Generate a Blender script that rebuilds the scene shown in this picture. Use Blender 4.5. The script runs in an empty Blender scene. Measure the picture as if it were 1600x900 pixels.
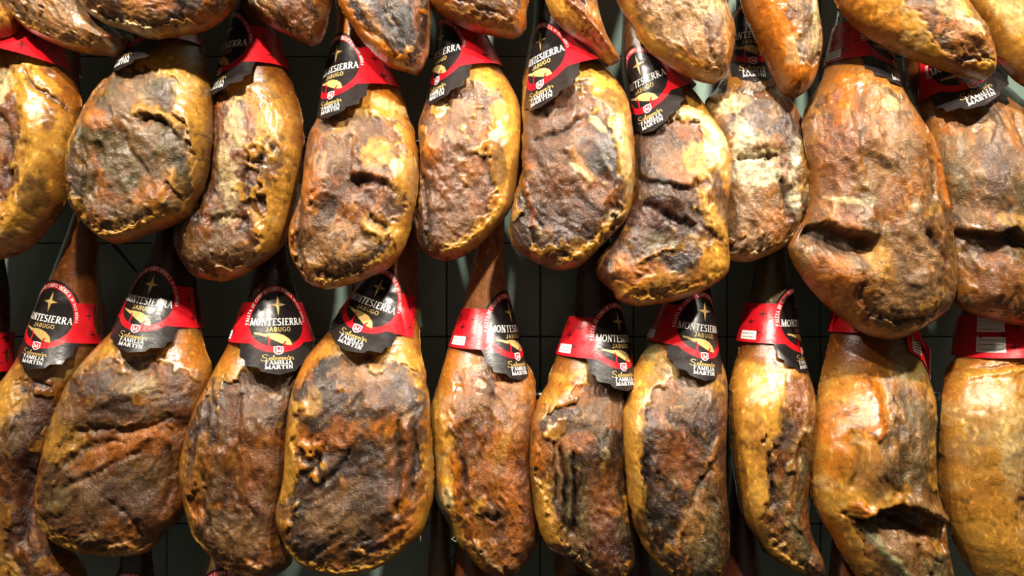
import bpy, math, random
import numpy as np

# ------------------------------------------------------------------ camera, world, lights
F_PX = 1241.0          # focal length in pixels of a 1600 wide picture
D_CAM = 1.70           # camera to tiled wall (m)
Z_CAM = 1.55
scene = bpy.context.scene
COL = scene.collection
cam_d = bpy.data.cameras.new('camera')
cam_d.sensor_width = 36.0
cam_d.lens = 36.0 * F_PX / 1600.0
cam_d.clip_start = 0.05
cam = bpy.data.objects.new('camera', cam_d)
COL.objects.link(cam)
cam.location = (0, -D_CAM, Z_CAM)
cam.rotation_euler = (math.radians(90), 0, 0)
scene.camera = cam

world = bpy.data.worlds.new('world')
scene.world = world
world.use_nodes = True
bg = world.node_tree.nodes['Background']
bg.inputs[0].default_value = (1.0, 0.86, 0.72, 1)
bg.inputs[1].default_value = 0.13

scene.view_settings.view_transform = 'Standard'
scene.view_settings.look = 'None'
scene.view_settings.exposure = 0.0
scene.view_settings.gamma = 1.0
scene.view_settings.use_curve_mapping = False


def spot(name, loc, target, power, size=70, radius=0.035, col=(1.0, 0.90, 0.76), blend=0.6):
    d = bpy.data.lights.new(name, 'SPOT')
    d.energy = power
    d.spot_size = math.radians(size)
    d.spot_blend = blend
    d.shadow_soft_size = radius
    d.color = col
    o = bpy.data.objects.new(name, d)
    COL.objects.link(o)
    o.location = loc
    dx, dy, dz = (target[i] - loc[i] for i in range(3))
    from mathutils import Vector
    o.rotation_euler = Vector((dx, dy, dz)).to_track_quat('-Z', 'Y').to_euler()
    return o


LZ = Z_CAM + 1.25
spot('spotlight', (-1.05, -1.08, LZ), (-0.75, -0.15, Z_CAM + 0.00), 132, 84)
spot('spotlight', (-0.48, -1.08, LZ), (-0.35, -0.15, Z_CAM - 0.05), 132, 84)
spot('spotlight', (0.36, -1.08, LZ), (0.38, -0.15, Z_CAM + 0.08), 205, 74)
spot('spotlight', (1.05, -1.08, LZ), (0.85, -0.15, Z_CAM - 0.05), 145, 84)

rng = np.random.RandomState(7)


# ------------------------------------------------------------------ small helpers
def S(hexs):
    v = np.array([int(hexs[i:i + 2], 16) / 255.0 for i in (0, 2, 4)])
    return np.where(v <= 0.04045, v / 12.92, ((v + 0.055) / 1.055) ** 2.4)


PAL = dict(Y=S('d89c3c'), O=S('c06c18'), B=S('6e421d'), G=S('7e5a34'), K=S('1f1611'), P=S('594339'),
           C=S('ecd090'), R=S('5c2a17'), V=S('665632'), W=S('f0dfb4'), A=S('a66c28'), D=S('40281a'),
           T=S('986f40'), L=S('858050'), S=S('c9824f'), N=S('8a4c1c'), H=S('9c744c'))


def smooth(a, b, x):
    t = np.clip((x - a) / (b - a), 0, 1)
    return t * t * (3 - 2 * t)


_tab = np.random.RandomState(3).rand(65536).astype(np.float64)


def vnoise(x, y, seed):
    xi = np.floor(x).astype(np.int64)
    yi = np.floor(y).astype(np.int64)
    fx = x - xi
    fy = y - yi
    fx = fx * fx * fx * (fx * (fx * 6 - 15) + 10)
    fy = fy * fy * fy * (fy * (fy * 6 - 15) + 10)

    def h(a, b):
        k = (a * 374761393 + b * 668265263 + seed * 1442695041) & 0x7fffffff
        k = ((k ^ (k >> 13)) * 1274126177) & 0x7fffffff
        return _tab[(k ^ (k >> 16)) & 65535]
    a = h(xi, yi)
    b = h(xi + 1, yi)
    c = h(xi, yi + 1)
    d = h(xi + 1, yi + 1)
    return (a + (b - a) * fx + (c - a) * fy + (a - b - c + d) * fx * fy) * 2 - 1


def fbm(x, y, sc, seed, octv=4, gain=0.5):
    s = 0
    a = 1.0
    n = 0
    x = x / sc
    y = y / sc
    for i in range(octv):
        s = s + a * vnoise(x, y, seed + i * 17)
        n += a
        a *= gain
        x, y = x * 1.6 * 1.2 + y * 0.9 + 5.3, y * 1.6 * 1.2 - x * 0.9 + 1.7
    return s / n * 1.6


def ridged(x, y, sc, seed, octv=3):
    s = 0
    a = 1.0
    n = 0
    x = x / sc
    y = y / sc
    for i in range(octv):
        s = s + a * (1 - 2.2 * np.abs(vnoise(x, y, seed + i * 13)))
        n += a
        a *= 0.55
        x, y = x * 1.75 + y * 0.9 + 3.1, y * 1.75 - x * 0.9 + 7.7
    return s / n


def seg_dist(px, py, pts, signed=False):
    """distance of points to a polyline, and the arc position 0..1"""
    best = np.full(px.shape, 1e9)
    pts = np.asarray(pts, float)
    ln = np.hypot(*(pts[1:] - pts[:-1]).T)
    tot = ln.sum()
    acc = 0
    arc = np.zeros(px.shape)
    side = np.ones(px.shape)
    for (a, b, l) in zip(pts[:-1], pts[1:], ln):
        d = b - a
        t = np.clip(((px - a[0]) * d[0] + (py - a[1]) * d[1]) / max(l * l, 1e-9), 0, 1)
        q = np.hypot(px - a[0] - t * d[0], py - a[1] - t * d[1])
        m = q < best
        best = np.where(m, q, best)
        arc = np.where(m, (acc + t * l) / max(tot, 1e-9), arc)
        if signed:
            side = np.where(m, np.sign(d[0] * (py - a[1]) - d[1] * (px - a[0])), side)
        acc += l
    return (best, arc, side) if signed else (best, arc)


def in_poly(px, py, pts):
    r = np.zeros(px.shape, bool)
    n = len(pts)
    j = n - 1
    for i in range(n):
        xi, yi = pts[i]
        xj, yj = pts[j]
        if yi != yj:
            c = ((yi > py) != (yj > py)) & (px < (xj - xi) * (py - yi) / (yj - yi) + xi)
            r ^= c
        j = i
    return r


def catmull(pts, n=10):
    p = np.asarray(pts, float)
    p = np.vstack([2 * p[0] - p[1], p, 2 * p[-1] - p[-2]])
    out = []
    for i in range(1, len(p) - 2):
        t = np.linspace(0, 1, n, endpoint=False)[:, None]
        a, b, c, d = p[i - 1], p[i], p[i + 1], p[i + 2]
        out.append(0.5 * ((2 * b) + (c - a) * t + (2 * a - 5 * b + 4 * c - d) * t ** 2 + (3 * b - a - 3 * c + d) * t ** 3))
    out.append(p[-2][None])
    return np.vstack(out)


def make_mesh(name, co, quads, tris=None):
    me = bpy.data.meshes.new(name)
    co = np.asarray(co, np.float32)
    nq = len(quads)
    nt = 0 if tris is None else len(tris)
    loops = np.asarray(quads, np.int32).ravel()
    starts = np.arange(nq) * 4
    if nt:
        loops = np.concatenate([loops, np.asarray(tris, np.int32).ravel()])
        starts = np.concatenate([starts, nq * 4 + np.arange(nt) * 3])
    me.vertices.add(len(co))
    me.vertices.foreach_set('co', co.ravel())
    me.loops.add(len(loops))
    me.loops.foreach_set('vertex_index', loops.astype(np.int32))
    me.polygons.add(nq + nt)
    me.polygons.foreach_set('loop_start', starts.astype(np.int32))
    me.update(calc_edges=True)
    me.validate()
    me.polygons.foreach_set('use_smooth', np.ones(len(me.polygons), bool))
    return me


def link(name, data, parent=None, mat=None, loc=None):
    o = bpy.data.objects.new(name, data)
    COL.objects.link(o)
    if parent is not None:
        o.parent = parent
    if mat is not None and data is not None:
        data.materials.clear()
        data.materials.append(mat)
    if loc is not None:
        o.location = loc
    return o


# ------------------------------------------------------------------ materials
def new_mat(name):
    m = bpy.data.materials.new(name)
    m.use_nodes = True
    nt = m.node_tree
    return m, nt, nt.nodes['Principled BSDF']


def simple_mat(name, col, rough=0.5, metal=0.0, spec=0.5, noise=0.0, nscale=60):
    m, nt, b = new_mat(name)
    b.inputs['Base Color'].default_value = (*col, 1)
    b.inputs['Roughness'].default_value = rough
    b.inputs['Metallic'].default_value = metal
    b.inputs['Specular IOR Level'].default_value = spec
    if noise:
        tc = nt.nodes.new('ShaderNodeTexCoord')
        n = nt.nodes.new('ShaderNodeTexNoise')
        n.inputs['Scale'].default_value = nscale
        n.inputs['Detail'].default_value = 4
        nt.links.new(tc.outputs['Object'], n.inputs['Vector'])
        mx = nt.nodes.new('ShaderNodeMix')
        mx.data_type = 'RGBA'
        mx.inputs[6].default_value = tuple(c * (1 - noise) for c in col) + (1,)
        mx.inputs[7].default_value = tuple(min(1, c * (1 + noise)) for c in col) + (1,)
        nt.links.new(n.outputs['Fac'], mx.inputs[0])
        nt.links.new(mx.outputs[2], b.inputs['Base Color'])
    return m


def ham_material():
    m, nt, b = new_mat('cured_meat')
    N, Lk = nt.nodes, nt.links
    at = N.new('ShaderNodeAttribute')
    at.attribute_name = 'skin'
    ar = N.new('ShaderNodeAttribute')
    ar.attribute_name = 'rough'
    tc = N.new('ShaderNodeTexCoord')
    n1 = N.new('ShaderNodeTexNoise')
    n1.inputs['Scale'].default_value = 190
    n1.inputs['Detail'].default_value = 5
    n1.inputs['Roughness'].default_value = 0.62
    n2 = N.new('ShaderNodeTexNoise')
    n2.inputs['Scale'].default_value = 620
    n2.inputs['Detail'].default_value = 3
    Lk.new(tc.outputs['Object'], n1.inputs['Vector'])
    Lk.new(tc.outputs['Object'], n2.inputs['Vector'])
    mr = N.new('ShaderNodeMapRange')
    mr.inputs['From Min'].default_value = 0.25
    mr.inputs['From Max'].default_value = 0.75
    mr.inputs['To Min'].default_value = 0.74
    mr.inputs['To Max'].default_value = 1.24
    Lk.new(n1.outputs['Fac'], mr.inputs['Value'])
    vm = N.new('ShaderNodeVectorMath')
    vm.operation = 'SCALE'
    Lk.new(at.outputs['Color'], vm.inputs[0])
    Lk.new(mr.outputs[0], vm.inputs['Scale'])
    Lk.new(vm.outputs[0], b.inputs['Base Color'])
    ra = N.new('ShaderNodeMath')
    ra.operation = 'MULTIPLY_ADD'
    ra.inputs[1].default_value = 0.30
    Lk.new(n1.outputs['Fac'], ra.inputs[0])
    rs = N.new('ShaderNodeMath')
    rs.operation = 'SUBTRACT'
    rs.inputs[1].default_value = 0.15
    Lk.new(ar.outputs['Fac'], rs.inputs[0])
    Lk.new(rs.outputs[0], ra.inputs[2])
    Lk.new(ra.outputs[0], b.inputs['Roughness'])
    b.inputs['Specular IOR Level'].default_value = 0.3
    b.inputs['Coat Weight'].default_value = 0.6
    b.inputs['Coat Roughness'].default_value = 0.17
    n3 = N.new('ShaderNodeTexNoise')
    n3.noise_type = 'RIDGED_MULTIFRACTAL'
    n3.inputs['Scale'].default_value = 85
    n3.inputs['Detail'].default_value = 4
    n3.inputs['Roughness'].default_value = 0.6
    n3.inputs['Distortion'].default_value = 0.5
    mp = N.new('ShaderNodeMapping')
    mp.inputs['Scale'].default_value = (1.25, 1.0, 0.7)
    Lk.new(tc.outputs['Object'], mp.inputs['Vector'])
    Lk.new(mp.outputs[0], n3.inputs['Vector'])
    ad0 = N.new('ShaderNodeMath')
    ad0.operation = 'MULTIPLY_ADD'
    ad0.inputs[1].default_value = 0.55
    Lk.new(n3.outputs['Fac'], ad0.inputs[0])
    Lk.new(n1.outputs['Fac'], ad0.inputs[2])
    ad = N.new('ShaderNodeMath')
    ad.operation = 'MULTIPLY_ADD'
    ad.inputs[1].default_value = 0.35
    Lk.new(n2.outputs['Fac'], ad.inputs[0])
    Lk.new(ad0.outputs[0], ad.inputs[2])
    # dark dried cracks follow the valleys of the crinkles
    cr = N.new('ShaderNodeMapRange')
    cr.inputs['From Min'].default_value = 0.12
    cr.inputs['From Max'].default_value = 0.55
    cr.inputs['To Min'].default_value = 0.55
    cr.inputs['To Max'].default_value = 1.08
    Lk.new(n3.outputs['Fac'], cr.inputs['Value'])
    mm = N.new('ShaderNodeMath')
    mm.operation = 'MULTIPLY'
    Lk.new(cr.outputs[0], mm.inputs[0])
    Lk.new(mr.outputs[0], mm.inputs[1])
    Lk.new(mm.outputs[0], vm.inputs['Scale'])
    bp = N.new('ShaderNodeBump')
    bp.inputs['Distance'].default_value = 0.003
    sm = N.new('ShaderNodeMath')
    sm.operation = 'MULTIPLY_ADD'
    sm.inputs[1].default_value = 2.8
    sm.inputs[2].default_value = -0.62
    Lk.new(ar.outputs['Fac'], sm.inputs[0])
    Lk.new(sm.outputs[0], bp.inputs['Strength'])
    Lk.new(ad.outputs[0], bp.inputs['Height'])
    Lk.new(bp.outputs[0], b.inputs['Normal'])
    Lk.new(bp.outputs[0], b.inputs['Coat Normal'])
    n1.inputs['Distortion'].default_value = 0.6
    return m


M_HAM = ham_material()
M_RED = simple_mat('label_red', S('c8151f'), 0.30, spec=0.5, noise=0.12, nscale=40)
M_BLACK = simple_mat('label_black', S('1c1817'), 0.27, spec=0.55, noise=0.25, nscale=90)
M_PAPER = simple_mat('label_paper_back', S('d8cfc6'), 0.6)
M_WHITE = simple_mat('print_white', S('f2ede4'), 0.4)
M_GOLD = simple_mat('print_gold', S('c9a866'), 0.34, metal=0.25, noise=0.12)
M_DSTAR = simple_mat('print_dark_red', S('4a0f12'), 0.35)
M_INK = simple_mat('print_ink', S('55504c'), 0.5)
M_GREEN = simple_mat('green_cord', S('1f5a3c'), 0.5)
M_CORD = simple_mat('black_cord', S('15100f'), 0.6, noise=0.3, nscale=400)
M_HOOF = simple_mat('hoof_horn', S('2a1c16'), 0.45, noise=0.35, nscale=80)
M_STEEL = simple_mat('brushed_steel', S('b8b4b0'), 0.22, metal=1.0, noise=0.1, nscale=200)
M_GROUT = simple_mat('grout', S('1d1817'), 0.9, noise=0.2)


def tile_material():
    m, nt, b = new_mat('glazed_tile')
    N, Lk = nt.nodes, nt.links
    tc = N.new('ShaderNodeTexCoord')
    oi = N.new('ShaderNodeObjectInfo')
    n = N.new('ShaderNodeTexNoise')
    n.inputs['Scale'].default_value = 9
    n.inputs['Detail'].default_value = 5
    Lk.new(tc.outputs['Object'], n.inputs['Vector'])
    mx = N.new('ShaderNodeMix')
    mx.data_type = 'RGBA'
    mx.inputs[6].default_value = (*S('7f968a'), 1)
    mx.inputs[7].default_value = (*S('91a79b'), 1)
    Lk.new(n.outputs['Fac'], mx.inputs[0])
    hs = N.new('ShaderNodeHueSaturation')
    mr = N.new('ShaderNodeMapRange')
    mr.inputs['To Min'].default_value = 0.85
    mr.inputs['To Max'].default_value = 1.12
    Lk.new(oi.outputs['Random'], mr.inputs['Value'])
    Lk.new(mr.outputs[0], hs.inputs['Value'])
    Lk.new(mx.outputs[2], hs.inputs['Color'])
    Lk.new(hs.outputs[0], b.inputs['Base Color'])
    b.inputs['Roughness'].default_value = 0.24
    b.inputs['Specular IOR Level'].default_value = 0.5
    n2 = N.new('ShaderNodeTexNoise')
    n2.inputs['Scale'].default_value = 22
    Lk.new(tc.outputs['Object'], n2.inputs['Vector'])
    bp = N.new('ShaderNodeBump')
    bp.inputs['Strength'].default_value = 0.2
    bp.inputs['Distance'].default_value = 0.01
    Lk.new(n2.outputs['Fac'], bp.inputs['Height'])
    Lk.new(bp.outputs[0], b.inputs['Normal'])
    return m


M_TILE = tile_material()


# ------------------------------------------------------------------ the tiled wall
def box_data(name, x0, x1, y0, y1, z0, z1, bev=0.0):
    import bmesh
    bm = bmesh.new()
    bmesh.ops.create_cube(bm, size=1)
    for v in bm.verts:
        v.co = ((x0 + x1) / 2 + v.co.x * (x1 - x0), (y0 + y1) / 2 + v.co.y * (y1 - y0), (z0 + z1) / 2 + v.co.z * (z1 - z0))
    if bev:
        ed = [e for e in bm.edges if all(v.co.y < (y0 + y1) / 2 for v in e.verts)]
        bmesh.ops.bevel(bm, geom=ed, offset=bev, segments=1, affect='EDGES')
    me = bpy.data.meshes.new(name)
    bm.to_mesh(me)
    bm.free()
    return me


TS = 146.0 * D_CAM / F_PX
wall = link('wall_back', box_data('wall_back', -2.2, 2.2, 0.0065, 0.12, 0.0, 3.3), None, M_GROUT)
wall['kind'] = 'structure'
wall['label'] = 'dark grey square tiled wall behind the hanging hams'
tile_me = box_data('tile', -TS / 2 + 0.0012, TS / 2 - 0.0012, -0.0, 0.008, -TS / 2 + 0.0012, TS / 2 - 0.0012, 0.0012)
tile_me.materials.append(M_TILE)
gx = (844 - 800) / F_PX * D_CAM
gz = Z_CAM - (526 - 450) / F_PX * D_CAM
for i in range(-7, 7):
    for j in range(-5, 6):
        t = link('tile', tile_me, wall)
        t.location = (gx + (i + 0.5) * TS, 0, gz + (j + 0.5) * TS)


fl = link('floor', box_data('floor', -2.2, 2.2, -3.2, 0.12, -0.06, 0.0), None, simple_mat('floor_stone', S('2b2725'), 0.5, noise=0.15, nscale=6))
fl['kind'] = 'structure'
fl['label'] = 'grey stone shop floor'


# ------------------------------------------------------------------ hams
class Ham:
    pass


def plane(h, x, y, extra):
    """picture-plane pixel of the traced outline -> world, at the ham's own depth, EXTRA metres proud of its middle plane"""
    dc = h.dc(y)
    k = (D_CAM - dc) / F_PX
    return np.stack([(x - 800) * k, -dc - extra, Z_CAM - (y - 450) * k], -1)


def prepare(d):
    h = Ham()
    h.d = d
    Lp = catmull(d['L'], 8)
    Rp = catmull(d['R'], 8)
    ytop = d['L'][0][1]
    ybot = d['L'][-1][1]
    h.ytop, h.ybot = ytop, ybot

    def chain(p):
        y = np.maximum.accumulate(p[:, 1])
        y = y + np.arange(len(y)) * 1e-5
        return y, p[:, 0]
    ly, lx = chain(Lp)
    ry, rx = chain(Rp)
    sd = d['seed']

    def wob(y, s):
        return 2.0 * fbm(y, y * 0 + s, 20, sd + 900, 3) * smooth(ytop + 150, ytop + 260, y)
    h.Lx = lambda y: np.interp(y, ly, lx) + wob(y, 3.3)
    h.Rx = lambda y: np.interp(y, ry, rx) + wob(y, 77.7)
    yy = np.linspace(ytop, ybot, 1200)
    hw = np.maximum((h.Rx(yy) - h.Lx(yy)) / 2, 0.0)
    cm = np.maximum.accumulate(hw)
    h.maxhw = cm[-1]
    rcap = min(d.get('rim', 46), h.maxhw)
    tcap = min(d.get('thick', 46), h.maxhw)
    h.Rr = lambda y: np.minimum(np.interp(y, yy, cm), rcap)
    h.Tt = lambda y: np.minimum(np.interp(y, yy, cm), tcap)
    h.yneck = d.get('yneck', ytop + 210)     # below this the face begins
    base = d.get('out', 0.0)
    y0, y1 = (h.yneck - 95, h.yneck + 120) if d['row'] in 'MB' else (ytop + 60, h.yneck + 60)
    h.dc = lambda y: 0.125 + base * smooth(y0, y1, y) + 0.062 * smooth(y0, y1, y)
    h.poly = np.vstack([Lp, Rp[::-1]])[::2]
    return h


def body_depth(h, x, y):
    """unrelieved front depth in pixels of the ham over its middle plane"""
    d, _ = seg_dist(x, y, np.vstack([h.poly, h.poly[:1]]))
    ins = in_poly(x, y, h.poly)
    d = np.where(ins, d, 0)
    q = 1 - np.clip(d / h.Rr(y), 0, 1)
    return h.Tt(y) * np.sqrt(np.maximum(1 - q * q, 0)), d


def paint(h, x, y, d, front):
    """relief (mm) and colour of the ham's surface at pixel positions"""
    D = h.d
    sd = D['seed']
    face = smooth(h.yneck - 25, h.yneck + 30, y) * smooth(0, 14, d) * front
    bodym = smooth(h.yneck - 45, h.yneck + 10, y)
    # -- fat and skin
    n_big = fbm(x, y, 55, sd + 1)
    n_mid = fbm(x, y, 20, sd + 2)
    n_sm = fbm(x, y, 7, sd + 3, 3)
    fatc = D.get('fat', 'Y')
    col = PAL[fatc][None] + (PAL['O'] - PAL[fatc])[None] * smooth(-0.1, 0.9, n_big + 0.35 * n_mid)[:, None] * D.get('amber', 0.8)
    col = col + (PAL['A'] - col) * (smooth(0.1, 0.8, -n_mid) * 0.5)[:, None]
    crack = smooth(0.62, 0.86, ridged(x * 1.3, y, 26, sd + 5, 3)) * smooth(-0.25, 0.35, n_big + 0.4 * n_mid)
    col = col + (PAL['D'] - col) * (0.75 * crack)[:, None]
    stain = smooth(0.05, 0.6, fbm(x, y * 0.7, 30, sd + 71) + 0.3 * n_sm)
    col = col + (PAL['N'] * 1.05 - col) * (0.55 * stain * (0.5 + 0.5 * smooth(0.5, -0.3, n_big)))[:, None]
    pale = smooth(0.25, 0.8, fbm(x, y, 26, sd + 72))
    col = col + (PAL['C'] - col) * (0.35 * pale * (1 - stain))[:, None]
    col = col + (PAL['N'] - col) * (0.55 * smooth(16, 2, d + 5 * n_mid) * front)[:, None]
    rough = 0.31 + 0.05 * n_mid
    neckc = PAL[D.get('neck', 'N')]
    nk = neckc[None] * (1 + 0.25 * n_mid + 0.15 * fbm(x * 3, y * 0.5, 10, sd + 8))[:, None]
    col = nk + (col - nk) * bodym[:, None]
    # back rind is darker amber
    rind = PAL['N'][None] * (1 + 0.2 * n_mid)[:, None]
    col = col + (rind - col) * (1 - front)[:, None] * 0.6
    rel = 0.9 * n_mid + 2.2 * n_big * bodym
    rel = rel * face
    # -- cut lean face
    ang = math.radians(D.get('flow', 80))
    ca, sa = math.cos(ang), math.sin(ang)
    wx = x + 9 * fbm(x, y, 40, sd + 31)
    wy = y + 9 * fbm(x, y, 40, sd + 32)
    u = (wx * ca + wy * sa)
    v = (-wx * sa + wy * ca)
    wr = ridged(u * 0.30, v, 14, sd + 11, 4)
    wr2 = ridged(u * 0.5, v * 1.0, 36, sd + 12, 3)
    meat = np.zeros(x.shape)
    isl = fbm(x, y, 30, sd + 81, 3)
    isl2 = fbm(x, y, 48, sd + 82, 2)
    for P in D.get('meat', []):
        dd, _ = seg_dist(x, y, list(P) + [P[0]])
        s = np.where(in_poly(x, y, P), dd, -dd) + 6 + 11 * n_mid + 5 * n_sm + 7 * isl2 - 34 * smooth(0.42, 0.75, isl)
        meat = np.maximum(meat, smooth(-3, 5, s))
    meat = meat * smooth(h.yneck - 25, h.yneck + 20, y) * smooth(0, 5, d) * front
    mc = D.get('lean', 'BGDT')
    a, b, c, e = (PAL[k] for k in mc)
    t1 = smooth(-0.5, 0.5, fbm(x, y, 38, sd + 21))
    t2 = smooth(0.0, 0.7, fbm(u * 0.5, v, 16, sd + 22))
    t3 = smooth(0.15, 0.75, fbm(u * 0.45, v, 22, sd + 23))
    lean = a + (b - a) * t1[:, None]
    lean = lean + (c - lean) * (0.75 * t3)[:, None]
    lean = lean + (e - lean) * (0.7 * t2 * (1 - t3))[:, None]
    t4 = smooth(0.05, 0.6, fbm(u * 0.6, v, 40, sd + 24))
    lean = lean + (PAL['O'] * 0.9 - lean) * (0.6 * t4)[:, None]
    lean = lean + (PAL['K'] - lean) * (0.5 * smooth(0.3, -0.5, wr))[:, None]
    lean = lean + (PAL['T'] - lean) * (0.3 * smooth(0.45, 0.9, wr))[:, None]
    fine = ridged(u * 0.45, v, 7, sd + 25, 3)  # fine valleys painted dark, ridge tops painted pale as if catching light
    fl2 = fbm(u * 0.6, v, 11, sd + 26, 3)
    lean = lean + (PAL['K'] - lean) * (0.55 * smooth(0.05, -0.6, fine))[:, None]
    lean = lean + (PAL['Y'] * 0.85 - lean) * (0.42 * smooth(0.35, 0.85, fl2) * smooth(-0.2, 0.5, n_mid))[:, None]
    lean = lean + (PAL['C'] * 0.8 - lean) * (0.25 * smooth(0.55, 0.9, fine))[:, None]
    col = col + (lean - col) * meat[:, None]
    seam = 4 * meat * (1 - meat) * smooth(-0.3, 0.5, fbm(x, y, 24, sd + 73)) * face
    col = col + (PAL['D'] - col) * (0.7 * seam)[:, None]
    rough = rough + (0.48 - 0.12 * n_mid - rough) * meat
    sunk = D.get('sunk', 4.0)
    crum = ridged(x, y, 9, sd + 51, 2)
    rel = rel + meat * (-sunk + 2.2 * wr + 4.6 * wr2 + 0.5 * n_sm + 0.5 * crum + 1.0 * fine + 4.0 * fbm(x, y, 70, sd + 52, 2)) - 1.2 * seam
    fatw = (1 - meat) * face
    rel = rel + fatw * (0.25 * n_sm + 1.5 * n_mid - 1.2 * crack + 0.8 * smooth(0.2, 0.9, ridged(u * 0.5, v, 20, sd + 41, 2)))
    # -- painted features
    for f in D.get('f', []):
        k = f[0]
        if k == 'b':
            _, fx, fy, rx, ry, an, hh = f
            a_ = math.radians(an)
            X = (x - fx) * math.cos(a_) + (y - fy) * math.sin(a_)
            Y = -(x - fx) * math.sin(a_) + (y - fy) * math.cos(a_)
            q = (X / rx) ** 2 + (Y / ry) ** 2 + 0.25 * n_mid
            rel = rel + 1.6 * hh * np.exp(-np.maximum(q, 0)) * face
        elif k == 'p':
            _, fx, fy, rx, ry, an, key, st = f
            a_ = math.radians(an)
            X = (x - fx) * math.cos(a_) + (y - fy) * math.sin(a_)
            Y = -(x - fx) * math.sin(a_) + (y - fy) * math.cos(a_)
            q = np.sqrt((X / rx) ** 2 + (Y / ry) ** 2) + 0.36 * n_mid + 0.26 * n_sm
            w = st * smooth(1.12, 0.8, q) * front * (0.72 + 0.28 * smooth(-0.5, 0.2, n_sm))
            cc = PAL[key][None] * (1 + 0.25 * n_sm + 0.22 * wr + 0.22 * fine)[:, None]
            col = col + (cc - col) * w[:, None]
            if key in 'CW':
                rel = rel + w * 1.3 * (n_sm + 0.6)
        elif k == 'c':
            _, pts, w_, dep, dk = f
            dd, arc = seg_dist(x + 3.5 * n_mid, y + 3.5 * n_sm, catmull(pts, 4))
            tp = smooth(0, 0.12, arc) * smooth(1, 0.88, arc)
            g = np.exp(-(dd / w_) ** 2) * tp * front
            rel = rel - 1.35 * dep * g
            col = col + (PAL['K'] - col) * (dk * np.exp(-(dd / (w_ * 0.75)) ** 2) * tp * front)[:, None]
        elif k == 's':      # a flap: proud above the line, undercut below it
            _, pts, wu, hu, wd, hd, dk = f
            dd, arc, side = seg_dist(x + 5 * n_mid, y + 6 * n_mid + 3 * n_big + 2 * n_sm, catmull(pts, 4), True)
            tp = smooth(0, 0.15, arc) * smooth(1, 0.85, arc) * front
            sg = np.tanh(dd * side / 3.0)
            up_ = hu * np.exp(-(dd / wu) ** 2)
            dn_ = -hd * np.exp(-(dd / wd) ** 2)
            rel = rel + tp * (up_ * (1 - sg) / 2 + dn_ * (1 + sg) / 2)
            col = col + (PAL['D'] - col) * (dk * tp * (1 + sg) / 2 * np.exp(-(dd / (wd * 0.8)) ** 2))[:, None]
        elif k == 'r':
            _, pts, w_, hh, key = f
            dd, arc = seg_dist(x + 4 * n_mid, y + 4 * n_sm, catmull(pts, 4))
            tp = smooth(0, 0.1, arc) * smooth(1, 0.9, arc)
            g = np.exp(-(dd / w_) ** 2) * tp * front
            rel = rel + 1.4 * hh * g
            if key:
                ww = smooth(1.35, 0.75, dd / w_ + 0.3 * n_mid) * tp * front
                cc = PAL[key][None] * (1 + 0.15 * n_sm)[:, None]
                col = col + (cc - col) * (0.9 * ww)[:, None]
    # specks of dark mould and pale crumbs
    sp = smooth(0.55, 0.8, fbm(x, y, 9, sd + 61, 2)) * smooth(-0.1, 0.5, fbm(x, y, 60, sd + 62)) * bodym * front
    col = col + (PAL['D'] - col) * (0.6 * sp)[:, None]
    return rel * smooth(0, 9, d), np.clip(col, 0.004, 0.95), np.clip(rough, 0.2, 0.8)


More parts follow.
